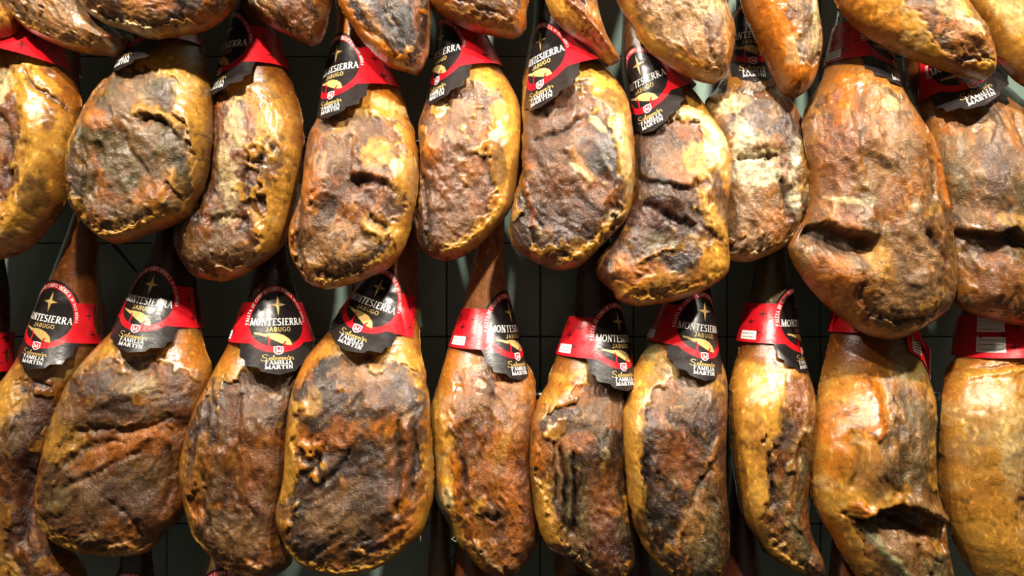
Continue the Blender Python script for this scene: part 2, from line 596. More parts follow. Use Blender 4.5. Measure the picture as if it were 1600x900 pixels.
def build_body(h, root, nf=118, nb=18, nr=215):
    yy = np.linspace(h.ytop, h.ybot, 2400)
    Lx, Rx = h.Lx(yy), h.Rx(yy)
    w = 1 + np.clip(np.abs(np.gradient(Lx, yy)) + np.abs(np.gradient(Rx, yy)), 0, 14)
    hidden = smooth(h.yneck - 120, h.yneck - 60, yy)
    w = w * (0.35 + 0.65 * hidden)
    cw = np.concatenate([[0], np.cumsum((w[1:] + w[:-1]) / 2)])
    ys = np.interp(np.linspace(0, cw[-1], nr), cw, yy)
    ys[0] = h.ytop
    ys[-1] = h.ybot - 0.02
    l, r = h.Lx(ys), h.Rx(ys)
    bad = r < l + 0.1
    mid = (l + r) / 2
    l = np.where(bad, mid - 0.05, l)
    r = np.where(bad, mid + 0.05, r)
    tf = 0.5 - 0.5 * np.cos(np.pi * np.linspace(0, 1, nf) ** 1.0)
    tf = 0.35 * np.linspace(0, 1, nf) + 0.65 * tf
    tb = np.linspace(1, 0, nb + 2)[1:-1]
    tb = 0.5 - 0.5 * np.cos(np.pi * tb)
    tall = np.concatenate([tf, tb])
    front = np.concatenate([np.ones(nf), np.zeros(nb)])
    X = l[:, None] + (r - l)[:, None] * tall[None]
    Y = np.repeat(ys[:, None], len(tall), 1)
    Fm = np.repeat(front[None], nr, 0)
    x, y, fm = X.ravel(), Y.ravel(), Fm.ravel()
    dep, d = body_depth(h, x, y)
    edge = np.zeros_like(Fm, bool)
    edge[:, 0] = True
    edge[:, nf - 1] = True
    dep = np.where(edge.ravel(), 0, dep)
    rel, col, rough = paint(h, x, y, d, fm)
    k = (D_CAM - h.dc(y)) / F_PX
    bk = h.d.get('back', 0.55)
    ext = np.where(fm > 0.5, dep * k + rel * 0.001, -dep * k * bk)
    co = plane(h, x, y, ext)
    n = len(tall)
    i = np.arange(nr - 1)[:, None]
    j = np.arange(n)[None]
    a = i * n + j
    b = i * n + (j + 1) % n
    q = np.stack([a, a + n, b + n, b], -1).reshape(-1, 4)
    # end caps
    top = [list(range(n))]
    c0 = len(co)
    co = np.vstack([co, co[:n].mean(0)[None], co[-n:].mean(0)[None]])
    jj = np.arange(n)
    t1 = np.stack([jj, (jj + 1) % n, np.full(n, c0)], -1)
    t2 = np.stack([(nr - 1) * n + (jj + 1) % n, (nr - 1) * n + jj, np.full(n, c0 + 1)], -1)
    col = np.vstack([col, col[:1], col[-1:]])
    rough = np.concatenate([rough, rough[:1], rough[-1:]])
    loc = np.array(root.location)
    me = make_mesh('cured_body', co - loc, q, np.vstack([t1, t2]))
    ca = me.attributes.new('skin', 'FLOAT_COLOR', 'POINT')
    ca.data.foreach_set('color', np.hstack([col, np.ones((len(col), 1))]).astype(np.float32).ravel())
    ra = me.attributes.new('rough', 'FLOAT', 'POINT')
    ra.data.foreach_set('value', rough.astype(np.float32))
    return link('cured_body', me, root, M_HAM)


# ------------------------------------------------------------------ label artwork (flat, in label units; disc centre = origin, v up)
R_IN, R_OUT, R_BORDER = 41.0, 49.5, 53.5
BAND_T, BAND_B = 24.0, -36.0


class Flat:
    def __init__(s):
        s.v = []
        s.q = []

    def quad(s, p):
        i = len(s.v)
        s.v += [tuple(a) for a in p]
        s.q.append((i, i + 1, i + 2, i + 3))

    def stroke(s, pts, w, w1=None):
        """polyline of constant pen width; w for vertical, w1 for horizontal pieces"""
        pts = np.asarray(pts, float)
        n = len(pts)
        nor = []
        for i in range(n):
            d = pts[min(i + 1, n - 1)] - pts[max(i - 1, 0)]
            d = d / (np.hypot(*d) + 1e-9)
            ww = w if w1 is None else w1 + (w - w1) * abs(d[1])
            nor.append(np.array([-d[1], d[0]]) * ww / 2)
        for i in range(n - 1):
            s.quad([pts[i] + nor[i], pts[i] - nor[i], pts[i + 1] - nor[i + 1], pts[i + 1] + nor[i + 1]])

    def fan(s, c, pts):
        n = len(pts)
        for i in range(0, n, 1):
            a, b = np.array(pts[i]), np.array(pts[(i + 1) % n])
            c_ = np.array(c)
            s.quad([c_, a, (a + b) / 2, b])

    def add(s, other, f):
        i = len(s.v)
        s.v += [tuple(f(np.array(p))) for p in other.v]
        s.q += [tuple(k + i for k in q) for q in other.q]


def arc(cx, cy, rx, ry, a0, a1, n=9):
    t = np.radians(np.linspace(a0, a1, n))
    return np.stack([cx + rx * np.cos(t), cy + ry * np.sin(t)], -1)


def glyph(ch, serif=True):
    """one capital in a unit-height box -> (Flat, advance width)"""
    if ch in 'ÉÓ':
        f, w = glyph('E' if ch == 'É' else 'O', serif)
        f.stroke([(0.34, 1.08), (0.52, 1.3)], 0.12)
        return f, w
    f = Flat()
    tk, th = (0.20, 0.085) if serif else (0.17, 0.15)
    sv = []

    def st(p, w=tk, w1=None):
        f.stroke(p, w, w1)

    def se(x, y, l=0.17):
        if serif:
            f.quad([(x - l, y - 0.035), (x + l, y - 0.035), (x + l, y + 0.035), (x - l, y + 0.035)])
    if ch == 'M':
        w = 1.0
        st([(0.14, 0), (0.14, 1)], th)
        st([(0.14, 1), (0.5, 0.05)], tk)
        st([(0.5, 0.05), (0.86, 1)], th)
        st([(0.86, 1), (0.86, 0)], tk)
        se(0.14, 0.03), se(0.86, 0.03), se(0.1, 0.97, 0.1), se(0.9, 0.97, 0.1)
    elif ch == 'N':
        w = 0.85
        st([(0.14, 0), (0.14, 1)], th)
        st([(0.14, 1), (0.7, 0)], tk)
        st([(0.7, 0), (0.7, 1)], th)
        se(0.14, 0.03), se(0.7, 0.97), se(0.1, 0.97, 0.1)
    elif ch == 'O' or ch == 'G' or ch == 'C':
        w = 0.86
        if ch == 'O':
            st(arc(0.43, 0.5, 0.33, 0.45, 0, 360, 17), tk, th)
        else:
            st(arc(0.43, 0.5, 0.33, 0.45, 45, 320, 14), tk, th)
            if ch == 'G':
                st([(0.72, 0.1), (0.72, 0.45)], tk)
                st([(0.5, 0.45), (0.78, 0.45)], th)
    elif ch == 'T':
        w = 0.74
        st([(0.37, 0), (0.37, 0.97)], tk)
        st([(0.04, 0.95), (0.7, 0.95)], th)
        st([(0.06, 0.95), (0.06, 0.78)], th)
        st([(0.68, 0.95), (0.68, 0.78)], th)
        se(0.37, 0.03)
    elif ch in 'EFL':
        w = 0.68 if ch != 'L' else 0.64
        st([(0.18, 0), (0.18, 1)], tk)
        if ch != 'L':
            st([(0.1, 0.95), (0.6, 0.95)], th)
            st([(0.6, 0.97), (0.6, 0.8)], th)
            st([(0.2, 0.52), (0.5, 0.52)], th)
        if ch != 'F':
            st([(0.1, 0.05), (0.62, 0.05)], th)
            st([(0.62, 0.03), (0.62, 0.22)], th)
        se(0.18, 0.03), se(0.16, 0.97, 0.12)
    elif ch == 'S':
        w = 0.64
        p = np.vstack([arc(0.31, 0.73, 0.22, 0.22, 30, 250, 9), arc(0.31, 0.27, 0.24, 0.24, 70, -150, 9)])
        st(p, tk * 0.95, th * 1.3)
    elif ch == 'I':
        w = 0.42
        st([(0.21, 0), (0.21, 1)], tk)
        se(0.21, 0.03), se(0.21, 0.97)
    elif ch in 'RPBD':
        w = 0.78
        st([(0.18, 0), (0.18, 1)], tk)
        se(0.18, 0.03), se(0.14, 0.97, 0.12)
        if ch == 'D':
            st(np.vstack([[(0.2, 0.95)], arc(0.3, 0.5, 0.4, 0.45, 90, -90, 9), [(0.2, 0.05)]]), tk, th)
        else:
            st(np.vstack([[(0.2, 0.95)], arc(0.36, 0.74, 0.24, 0.21, 90, -90, 8), [(0.2, 0.52)]]), tk, th)
            if ch == 'R':
                st([(0.36, 0.52), (0.72, 0.02)], tk)
            if ch == 'B':
                st(np.vstack([[(0.2, 0.52)], arc(0.38, 0.28, 0.28, 0.23, 90, -90, 8), [(0.2, 0.05)]]), tk, th)
    elif ch == 'A':
        w = 0.84
        st([(0.1, 0), (0.42, 1)], th)
        st([(0.42, 1), (0.74, 0)], tk)
        st([(0.24, 0.35), (0.62, 0.35)], th)
        se(0.1, 0.03, 0.12), se(0.74, 0.03, 0.15)
    elif ch == 'J':
        w = 0.6
        st(np.vstack([[(0.42, 1)], [(0.42, 0.3)], arc(0.24, 0.25, 0.18, 0.2, 0, -170, 7)]), tk)
    elif ch == 'U':
        w = 0.84
        st(np.vstack([[(0.16, 1)], arc(0.42, 0.35, 0.26, 0.3, 180, 360, 9), [(0.68, 1)]]), tk, th)
    elif ch == 'Z':
        w = 0.7
        st([(0.08, 0.95), (0.62, 0.95)], th)
        st([(0.6, 0.95), (0.08, 0.05)], tk)
        st([(0.08, 0.05), (0.64, 0.05)], th)
    elif ch == '5':
        w = 0.62
        st([(0.55, 0.95), (0.18, 0.95), (0.15, 0.55)], th)
        st(arc(0.3, 0.32, 0.24, 0.28, 110, -150, 9), tk, th)
    elif ch == '0':
        w = 0.64
        st(arc(0.32, 0.5, 0.24, 0.45, 0, 360, 13), tk, th)
    elif ch == '%':
        w = 0.9
        st([(0.2, 0), (0.7, 1)], th)
        st(arc(0.2, 0.75, 0.13, 0.18, 0, 360, 8), th)
        st(arc(0.68, 0.25, 0.13, 0.18, 0, 360, 8), th)
    else:
        w = 0.42
    return f, w


def line_text(out, txt, cx, cy, height, width, serif=True, slant=0.0):
    adv = sum(glyph(c, serif)[1] for c in txt) + 0.08 * (len(txt) - 1)
    sx = width / adv
    x = -width / 2
    for c in txt:
        g, w = glyph(c, serif)
        out.add(g, lambda p, x=x: (cx + x + (p[0] + slant * (p[1] - 0.5)) * sx, cy + (p[1] - 0.5) * height))
        x += (w + 0.08) * sx


def arc_text(out, txt, rad, height, a0, a1):
    adv = sum(glyph(c)[1] for c in txt) + 0.12 * (len(txt) - 1)
    k = (a1 - a0) / adv
    pos = 0
    for c in txt:
        g, w = glyph(c)

        def f(p, pos=pos):
            a = math.radians(a0 + (pos + p[0]) * k)
            r = rad + (p[1] - 0.5) * height
            return (r * math.cos(a), r * math.sin(a))
        out.add(g, f)
        pos += w + 0.12


def star4(cx, cy, a, b, inner, rot=0):
    pts = []
    for i in range(8):
        t = math.radians(90 + 45 * i + rot)
        r = (a if i % 4 == 0 else b) if i % 2 == 0 else inner
        pts.append((cx + r * math.cos(t), cy + r * math.sin(t)))
    return pts


def art(kind):
    A = {}
    w = Flat()
    line_text(w, 'MONTESIERRA', 0, -4.5, 10.5, 79, True, 0.10)
    A['brand_lettering'] = (w, M_WHITE)
    w = Flat()
    line_text(w, 'FAMILIA', 0, -63.6, 5.2, 28)
    line_text(w, 'MARTIN', 0, -70.2, 5.2, 28)
    f0 = Flat()
    A['maker_lettering'] = (w, M_WHITE)
    w = Flat()
    if kind == 'J':
        arc_text(w, 'JAMÓN DE CEBO DE CAMPO IBÉRICO', 45.3, 5.6, 196, 52)
    else:
        arc_text(w, 'PALETA DE CEBO DE CAMPO IBÉRICA', 45.3, 5.6, 192, 46)
    arc_text(w, '50% RAZA IBÉRICA', 45.3, 4.2, 42, -8)
    A['ring_lettering'] = (w, M_WHITE)
    w = Flat()
    line_text(w, 'JABUGO', 1, -15.6, 6.4, 33, False)
    A['town_lettering'] = (w, M_GOLD)
    w = Flat()
    w.fan((2, 21), star4(2, 21, 16, 13, 3.6))
    A['gold_star'] = (w, M_GOLD)
    # the shoulder silhouette: thin shank at the left, full body to the right
    w = Flat()
    up = [(-31, -20), (-24, -20.5), (-17, -22), (-9, -21), (0, -21.5), (8, -24.5), (14, -30), (16.5, -37)]
    lo = [(-30, -22.5), (-24, -23.6), (-18, -25.5), (-11, -28), (-4, -32), (3, -36), (10, -38.5), (16, -39)]
    for i in range(len(up) - 1):
        w.quad([up[i], lo[i], lo[i + 1], up[i + 1]])
    A['ham_emblem'] = (w, M_GOLD)
    w = Flat()
    w.stroke([(-9, -45), (-11, -37), (-10, -30), (-13, -25)], 2.0)
    w.stroke([(8, -44), (6, -38), (9, -33)], 2.2)
    w.stroke([(13, -44), (13, -39)], 2.0)
    A['emblem_stand'] = (w, M_RED)
    w = Flat()
    sh = [(-5.5, -41), (0, -40), (5.5, -41), (5.5, -48), (3.5, -51), (0, -52.5), (-3.5, -51), (-5.5, -48)]
    w.fan((0, -46), sh)
    A['shield_emblem'] = (w, M_WHITE)
    w = Flat()
    w.fan((0, -46), [(p[0] * 0.78, -46 + (p[1] + 46) * 0.78) for p in sh])
    A['shield_field'] = (w, M_RED)
    w = Flat()
    line_text(w, 'M', 0, -46, 5.5, 6)
    A['shield_letter'] = (w, M_WHITE)
    # script word: Seleccion
    w = Flat()
    x = -17.0
    w.stroke(np.vstack([arc(x + 2.6, -54.4, 2.8, 2.2, 20, 250, 8), arc(x + 1.6, -58.8, 3.0, 2.4, 70, -170, 8)]), 0.95, 0.6)
    x += 6.5
    for c in 'eleccion':
        if c in 'ec':
            w.stroke(np.vstack([[(x, -58.6)], arc(x + 1.9, -58.4, 1.5, 1.9, 10, 320, 9)]), 0.95, 0.5)
            x += 3.5
        elif c == 'l':
            w.stroke([(x, -60), (x + 1.5, -57), (x + 2.6, -53.2), (x + 1.6, -53.4), (x + 1.1, -57), (x + 1.8, -60.2)], 0.85, 0.5)
            x += 2.8
        elif c == 'i':
            w.stroke([(x + 0.9, -56.4), (x + 0.6, -60.2)], 1.0)
            x += 2.2
        elif c == 'o':
            w.stroke(arc(x + 1.7, -58.3, 1.6, 1.9, 0, 360, 10), 0.95, 0.5)
            x += 3.8
        elif c == 'n':
            w.stroke([(x + 0.4, -56.4), (x, -60.2)], 0.95)
            w.stroke(np.vstack([arc(x + 1.5, -58, 1.4, 1.6, 170, 0, 6), [(x + 2.8, -60.2), (x + 4.0, -59.6)]]), 0.95, 0.5)
            x += 3.4
    w.stroke([(x - 5.6, -55.4), (x - 4.6, -54.0)], 0.7)
    A['script_lettering'] = (w, M_GOLD)
    return A


ART = {k: art(k) for k in 'PJ'}
STARS = [(-66, 8), (-72, -20), (-84, -4), (-98, 12), (-112, -8), (66, 6), (72, -22), (84, -6), (96, 12), (108, -14), (80, 16)]


def tab_bottom(u):
    k = [(-50, BAND_B), (-46, -45), (-44.5, -56), (-37, -60), (-35, -68), (-21, -70.5), (-17, -76.5), (-8, -79), (0, -81.5), (8, -79), (17, -76.5),
         (21, -70.5), (35, -68), (37, -60), (44.5, -56), (46, -45), (50, BAND_B)]
    return np.where(np.abs(u) < 50, np.interp(u, [a for a, b in k], [b for a, b in k]), BAND_B)


def label_top(u):
    return np.where(np.abs(u) < R_BORDER, np.maximum(np.sqrt(np.maximum(R_BORDER ** 2 - u * u, 0)), BAND_T), BAND_T)


def add_label(h, root):
    d = h.d
    lab = d.get('lab')
    if not lab:
        return
    yc, phi = lab[0], math.radians(lab[1])
    kind = lab[2] if len(lab) > 2 else 'P'
    sc = lab[3] if len(lab) > 3 else 1.0
    loose = lab[4] if len(lab) > 4 else 1.5
    droop = lab[6] if len(lab) > 6 else 0.0
    # neck cone from the outline above and below the disc centre
    ya, yb = yc - 40, yc + 34
    ca = (float(h.Lx(np.array([ya]))[0]) + float(h.Rx(np.array([ya]))[0])) / 2
    cb = (float(h.Lx(np.array([yb]))[0]) + float(h.Rx(np.array([yb]))[0])) / 2
    wa = (float(h.Rx(np.array([ya]))[0]) - float(h.Lx(np.array([ya]))[0])) / 2
    wb = (float(h.Rx(np.array([yb]))[0]) - float(h.Lx(np.array([yb]))[0])) / 2
    ax = np.array([cb - ca, yb - ya])
    ln = np.hypot(*ax)
    ax = ax / ln
    ex = np.array([ax[1], -ax[0]])
    cs = ex[0]
    wa, wb = wa * cs + loose, wb * cs + loose
    C0 = np.array([ca, ya]) + ax * (yc - ya) / ax[1]
    s0 = (yc - ya) / ax[1]
    w0 = wa + (wb - wa) * s0 / ln
    slope = (wb - wa) / ln

    def surf(u, v, lift):
        u = np.asarray(u, float) * sc
        v = np.asarray(v, float) * sc
        w = np.maximum(w0 - slope * v, 12)
        a = phi + u / w0
        wl = w + lift * 1000 / 1.2 + 0.1 * droop * np.maximum(np.sin(a), 0) ** 2
        p = C0[None] + (-v)[:, None] * ax[None] + ex[None] * (wl * np.sin(a))[:, None]
        p = p + ax[None] * (droop * np.maximum(np.sin(a), 0) ** 2)[:, None]
        x, y = p[:, 0], p[:, 1]
        k = (D_CAM - h.dc(y)) / F_PX
        dep = wl * np.cos(a) * k
        bd, dd = body_depth(h, x, y)
        need = bd * k + 0.0016 + lift
        front = np.cos(a) > 0.0
        dep = np.where(front, np.maximum(dep, np.where(dd > 0, need, -1)), np.minimum(dep, np.where(dd > 0, -bd * k * 0.9 - 0.001 - lift, 1)))
        return plane(h, x, y, dep)

    loc = np.array(root.location)
    half = math.pi * w0 / sc
    us = np.unique(np.concatenate([np.linspace(-half, half, 90), np.linspace(-64, 64, 100)]))
    us = us[(us >= -half) & (us <= half)]
    nv = 36
    T, B = label_top(us), tab_bottom(us)
    vv = np.linspace(0, 1, nv)
    U = np.repeat(us[:, None], nv, 1)
    V = B[:, None] + (T - B)[:, None] * vv[None]
    co = surf(U.ravel(), V.ravel(), 0.0)
    n = len(us)
    i = np.arange(n - 1)[:, None]
    j = np.arange(nv - 1)[None]
    a = i * nv + j
    q = np.stack([a, a + nv, a + nv + 1, a + 1], -1).reshape(-1, 4)
    # inner paper side, a quarter of a millimetre behind
    co2 = surf(U.ravel(), V.ravel(), -0.0006)
    q2 = q[:, ::-1] + len(co)
    me = make_mesh('paper_label', np.vstack([co, co2]) - loc, np.vstack([q, q2]))
    uvd = np.stack([U.ravel(), V.ravel()], -1)
    uvd = np.vstack([uvd, uvd])
    ua = me.attributes.new('art', 'FLOAT2', 'POINT')
    ua.data.foreach_set('vector', uvd.astype(np.float32).ravel())
    lb = link('paper_label', me, root, M_LABEL)
    me.materials.append(M_PAPER)
    mi = np.zeros(len(me.polygons), np.int32)
    mi[len(q):] = 1
    me.polygons.foreach_set('material_index', mi)
    lb['label'] = 'black and red printed paper label wrapped round the shank'

    def put(name, fl, mat, lift):
        if not fl.v:
            return
        v = np.array(fl.v)
        m = np.abs(v[:, 0]) <= half + 2
        p = surf(v[:, 0], v[:, 1], lift)
        me = make_mesh(name, p - loc, fl.q)
        return link(name, me, lb, mat)
    vis = math.cos(phi) > -0.35
    if vis:
        for nm, (fl, mat) in ART[kind].items():
            lift = 0.0007 if nm not in ('shield_field', 'shield_letter', 'emblem_stand') else (0.0012 if nm != 'shield_letter' else 0.0017)
            o = put(nm, fl, mat, lift)
            if 'lettering' in nm:
                o['kind'] = 'stuff'
    for (su, sv) in STARS:
        ang = phi + su * sc / w0
        if abs(su) < half and math.cos(ang) > -0.1:
            f = Flat()
            f.fan((su, sv), star4(su, sv, 8.0, 7.0, 1.7, 4))
            put('dark_star', f, M_DSTAR, 0.0006)
    for st in lab[5] if len(lab) > 5 else [(-86, -25, 26, 13, 2)]:
        su, sv, sw, shh, nl = st
        f = Flat()
        for gx_ in range(4):
            x0, x1 = su - sw / 2 + sw * gx_ / 4, su - sw / 2 + sw * (gx_ + 1) / 4
            f.quad([(x0, sv - shh / 2), (x1, sv - shh / 2), (x1, sv + shh / 2), (x0, sv + shh / 2)])
        o = put('white_sticker', f, M_WHITE, 0.0007)
        if o is not None:
            o['label'] = 'small white sticker with fine print'
        f = Flat()
        if nl < 0:      # bar code
            x = su - sw / 2 + 1.5
            rr = random.Random(5)
            while x < su + sw / 2 - 2:
                ww = rr.choice([0.6, 1.0, 1.6])
                f.quad([(x, sv - shh / 2 + 2), (x + ww, sv - shh / 2 + 2), (x + ww, sv + shh / 2 - 2), (x, sv + shh / 2 - 2)])
                x += ww + rr.choice([0.8, 1.2])
        else:
            for k_ in range(nl):
                yy_ = sv + shh / 2 - (k_ + 0.7) * shh / (nl + 0.4)
                x = su - sw / 2 + 3
                rr = random.Random(k_ + 2)
                lim = su + sw / 2 - 3
                while x < lim:
                    ww = min(rr.uniform(1.5, 4.0), lim - x)
                    f.quad([(x, yy_ - 0.5), (x + ww, yy_ - 0.5), (x + ww, yy_ + 0.5), (x, yy_ + 0.5)])
                    x += ww + 1.0
        o = put('fine_print', f, M_INK, 0.0011)
        if o is not None:
            o['kind'] = 'stuff'


def label_material():
    m, nt, b = new_mat('printed_label')
    N, Lk = nt.nodes, nt.links
    at = N.new('ShaderNodeAttribute')
    at.attribute_name = 'art'
    sx = N.new('ShaderNodeSeparateXYZ')
    Lk.new(at.outputs['Vector'], sx.inputs[0])

    def mth(op, a, b_=None):
        n = N.new('ShaderNodeMath')
        n.operation = op
        for k, s in ((0, a), (1, b_)):
            if s is None:
                continue
            if isinstance(s, (int, float)):
                n.inputs[k].default_value = s
            else:
                Lk.new(s, n.inputs[k])
        return n.outputs[0]
    u, v = sx.outputs[0], sx.outputs[1]
    r = mth('SQRT', mth('ADD', mth('MULTIPLY', u, u), mth('MULTIPLY', v, v)))
    inner = mth('LESS_THAN', r, R_IN)
    ring = mth('MULTIPLY', mth('GREATER_THAN', r, R_IN), mth('LESS_THAN', r, R_OUT))
    band = mth('MULTIPLY', mth('MULTIPLY', mth('LESS_THAN', v, BAND_T), mth('GREATER_THAN', v, BAND_B)), mth('SUBTRACT', 1.0, inner))
    red = mth('MAXIMUM', ring, band)
    tc = N.new('ShaderNodeTexCoord')
    n = N.new('ShaderNodeTexNoise')
    n.inputs['Scale'].default_value = 45
    n.inputs['Detail'].default_value = 4
    Lk.new(tc.outputs['Object'], n.inputs['Vector'])
    mx = N.new('ShaderNodeMix')
    mx.data_type = 'RGBA'
    mx.inputs[6].default_value = (*S('1d1817'), 1)
    mx.inputs[7].default_value = (*S('c4141f'), 1)
    Lk.new(red, mx.inputs[0])
    Lk.new(mx.outputs[2], b.inputs['Base Color'])
    b.inputs['Roughness'].default_value = 0.26
    mr = N.new('ShaderNodeMapRange')
    mr.inputs['To Min'].default_value = 0.18
    mr.inputs['To Max'].default_value = 0.42
    Lk.new(n.outputs['Fac'], mr.inputs['Value'])
    Lk.new(mr.outputs[0], b.inputs['Roughness'])
    bp = N.new('ShaderNodeBump')
    bp.inputs['Strength'].default_value = 0.25
    bp.inputs['Distance'].default_value = 0.004
    Lk.new(n.outputs['Fac'], bp.inputs['Height'])
    Lk.new(bp.outputs[0], b.inputs['Normal'])
    return m


M_LABEL = label_material()


def tube_data(name, pts, rad, n=8, caps=True):
    pts = np.asarray(pts, float)
    m = len(pts)
    rad = np.full(m, rad) if np.isscalar(rad) else np.asarray(rad, float)
    co = []
    up = np.array([0.3, 0.9, 0.2])
    for i in range(m):
        t = pts[min(i + 1, m - 1)] - pts[max(i - 1, 0)]
        t = t / (np.linalg.norm(t) + 1e-9)
        a = np.cross(t, up)
        a /= np.linalg.norm(a) + 1e-9
        b = np.cross(t, a)
        for k in range(n):
            an = 2 * math.pi * k / n
            co.append(pts[i] + rad[i] * (math.cos(an) * a + math.sin(an) * b))
    i = np.arange(m - 1)[:, None]
    j = np.arange(n)[None]
    q = np.stack([i * n + j, i * n + (j + 1) % n, (i + 1) * n + (j + 1) % n, (i + 1) * n + j], -1).reshape(-1, 4)
    co = np.array(co)
    c0 = len(co)
    co = np.vstack([co, pts[:1], pts[-1:]])
    jj = np.arange(n)
    t1 = np.stack([(jj + 1) % n, jj, np.full(n, c0)], -1)
    t2 = np.stack([(m - 1) * n + jj, (m - 1) * n + (jj + 1) % n, np.full(n, c0 + 1)], -1)
    return make_mesh(name, co, q, np.vstack([t1, t2]))


RAIL_D = 0.075     # rail centre to wall


def build_ham(d, res=(118, 18, 215)):
    h = prepare(d)
    ym = h.ybot
    xm = d['L'][-1][0]
    base = plane(h, np.array([float(xm)]), np.array([float(ym)]), np.array([0.0]))[0]
    root = bpy.data.objects.new('cured_ham', None)
    COL.objects.link(root)
    root.location = base
    root['label'] = d['label']
    root['category'] = 'ham'
    root['group'] = d['group']
    build_body(h, root, *res)
    add_label(h, root)
    # trotter and hanging cord at the hidden upper end
    loc = np.array(base)
    xt = (d['L'][0][0] + d['R'][0][0]) / 2
    wt = (d['R'][0][0] - d['L'][0][0]) / 2
    p0 = plane(h, np.array([xt]), np.array([h.ytop + 4.0]), np.array([0.0]))[0]
    k = 1.25e-3
    hf = tube_data('trotter', np.array([p0 + (0, 0, -0.004), p0 + (0, 0, 0.008), p0 + (0, -0.002, 0.03), p0 + (0, -0.006, 0.05), p0 + (0, -0.008, 0.056)]) - loc,
                   np.array([0.98, 1.04, 0.9, 0.75, 0.35]) * wt * k, 14)
    link('trotter', hf, root, M_HOOF)
    rz = RAIL_Z[d['row']]
    z1 = p0[2] - 0.012
    ring = []
    for a in np.linspace(0, 2 * math.pi, 20):
        ring.append((p0[0] + (wt * k + 0.004) * math.cos(a), p0[1] + (wt * k + 0.004) * math.sin(a), z1 + 0.004 * math.sin(2 * a)))
    ring = np.array(ring)
    up = np.array([(p0[0], p0[1] + wt * k + 0.002, z1), (p0[0], -RAIL_D - 0.012, rz - 0.02), (p0[0], -RAIL_D - 0.014, rz + 0.004),
                   (p0[0], -RAIL_D, rz + 0.0165), (p0[0], -RAIL_D + 0.014, rz), (p0[0] + 0.006, -RAIL_D - 0.004, rz - 0.022), (p0[0] + 0.01, p0[1] + wt * k + 0.002, z1)])
    link('hanging_cord', tube_data('hanging_cord', np.vstack([ring, up]) - loc, 0.0022, 6), root, M_CORD)
    return h, root


def yrow(py, dep):
    return Z_CAM - (py - 450) * (D_CAM - dep) / F_PX


RAIL_Z = {'T': yrow(-400, RAIL_D), 'M': yrow(-172, RAIL_D), 'B': yrow(222, RAIL_D), 'F': yrow(619, RAIL_D)}

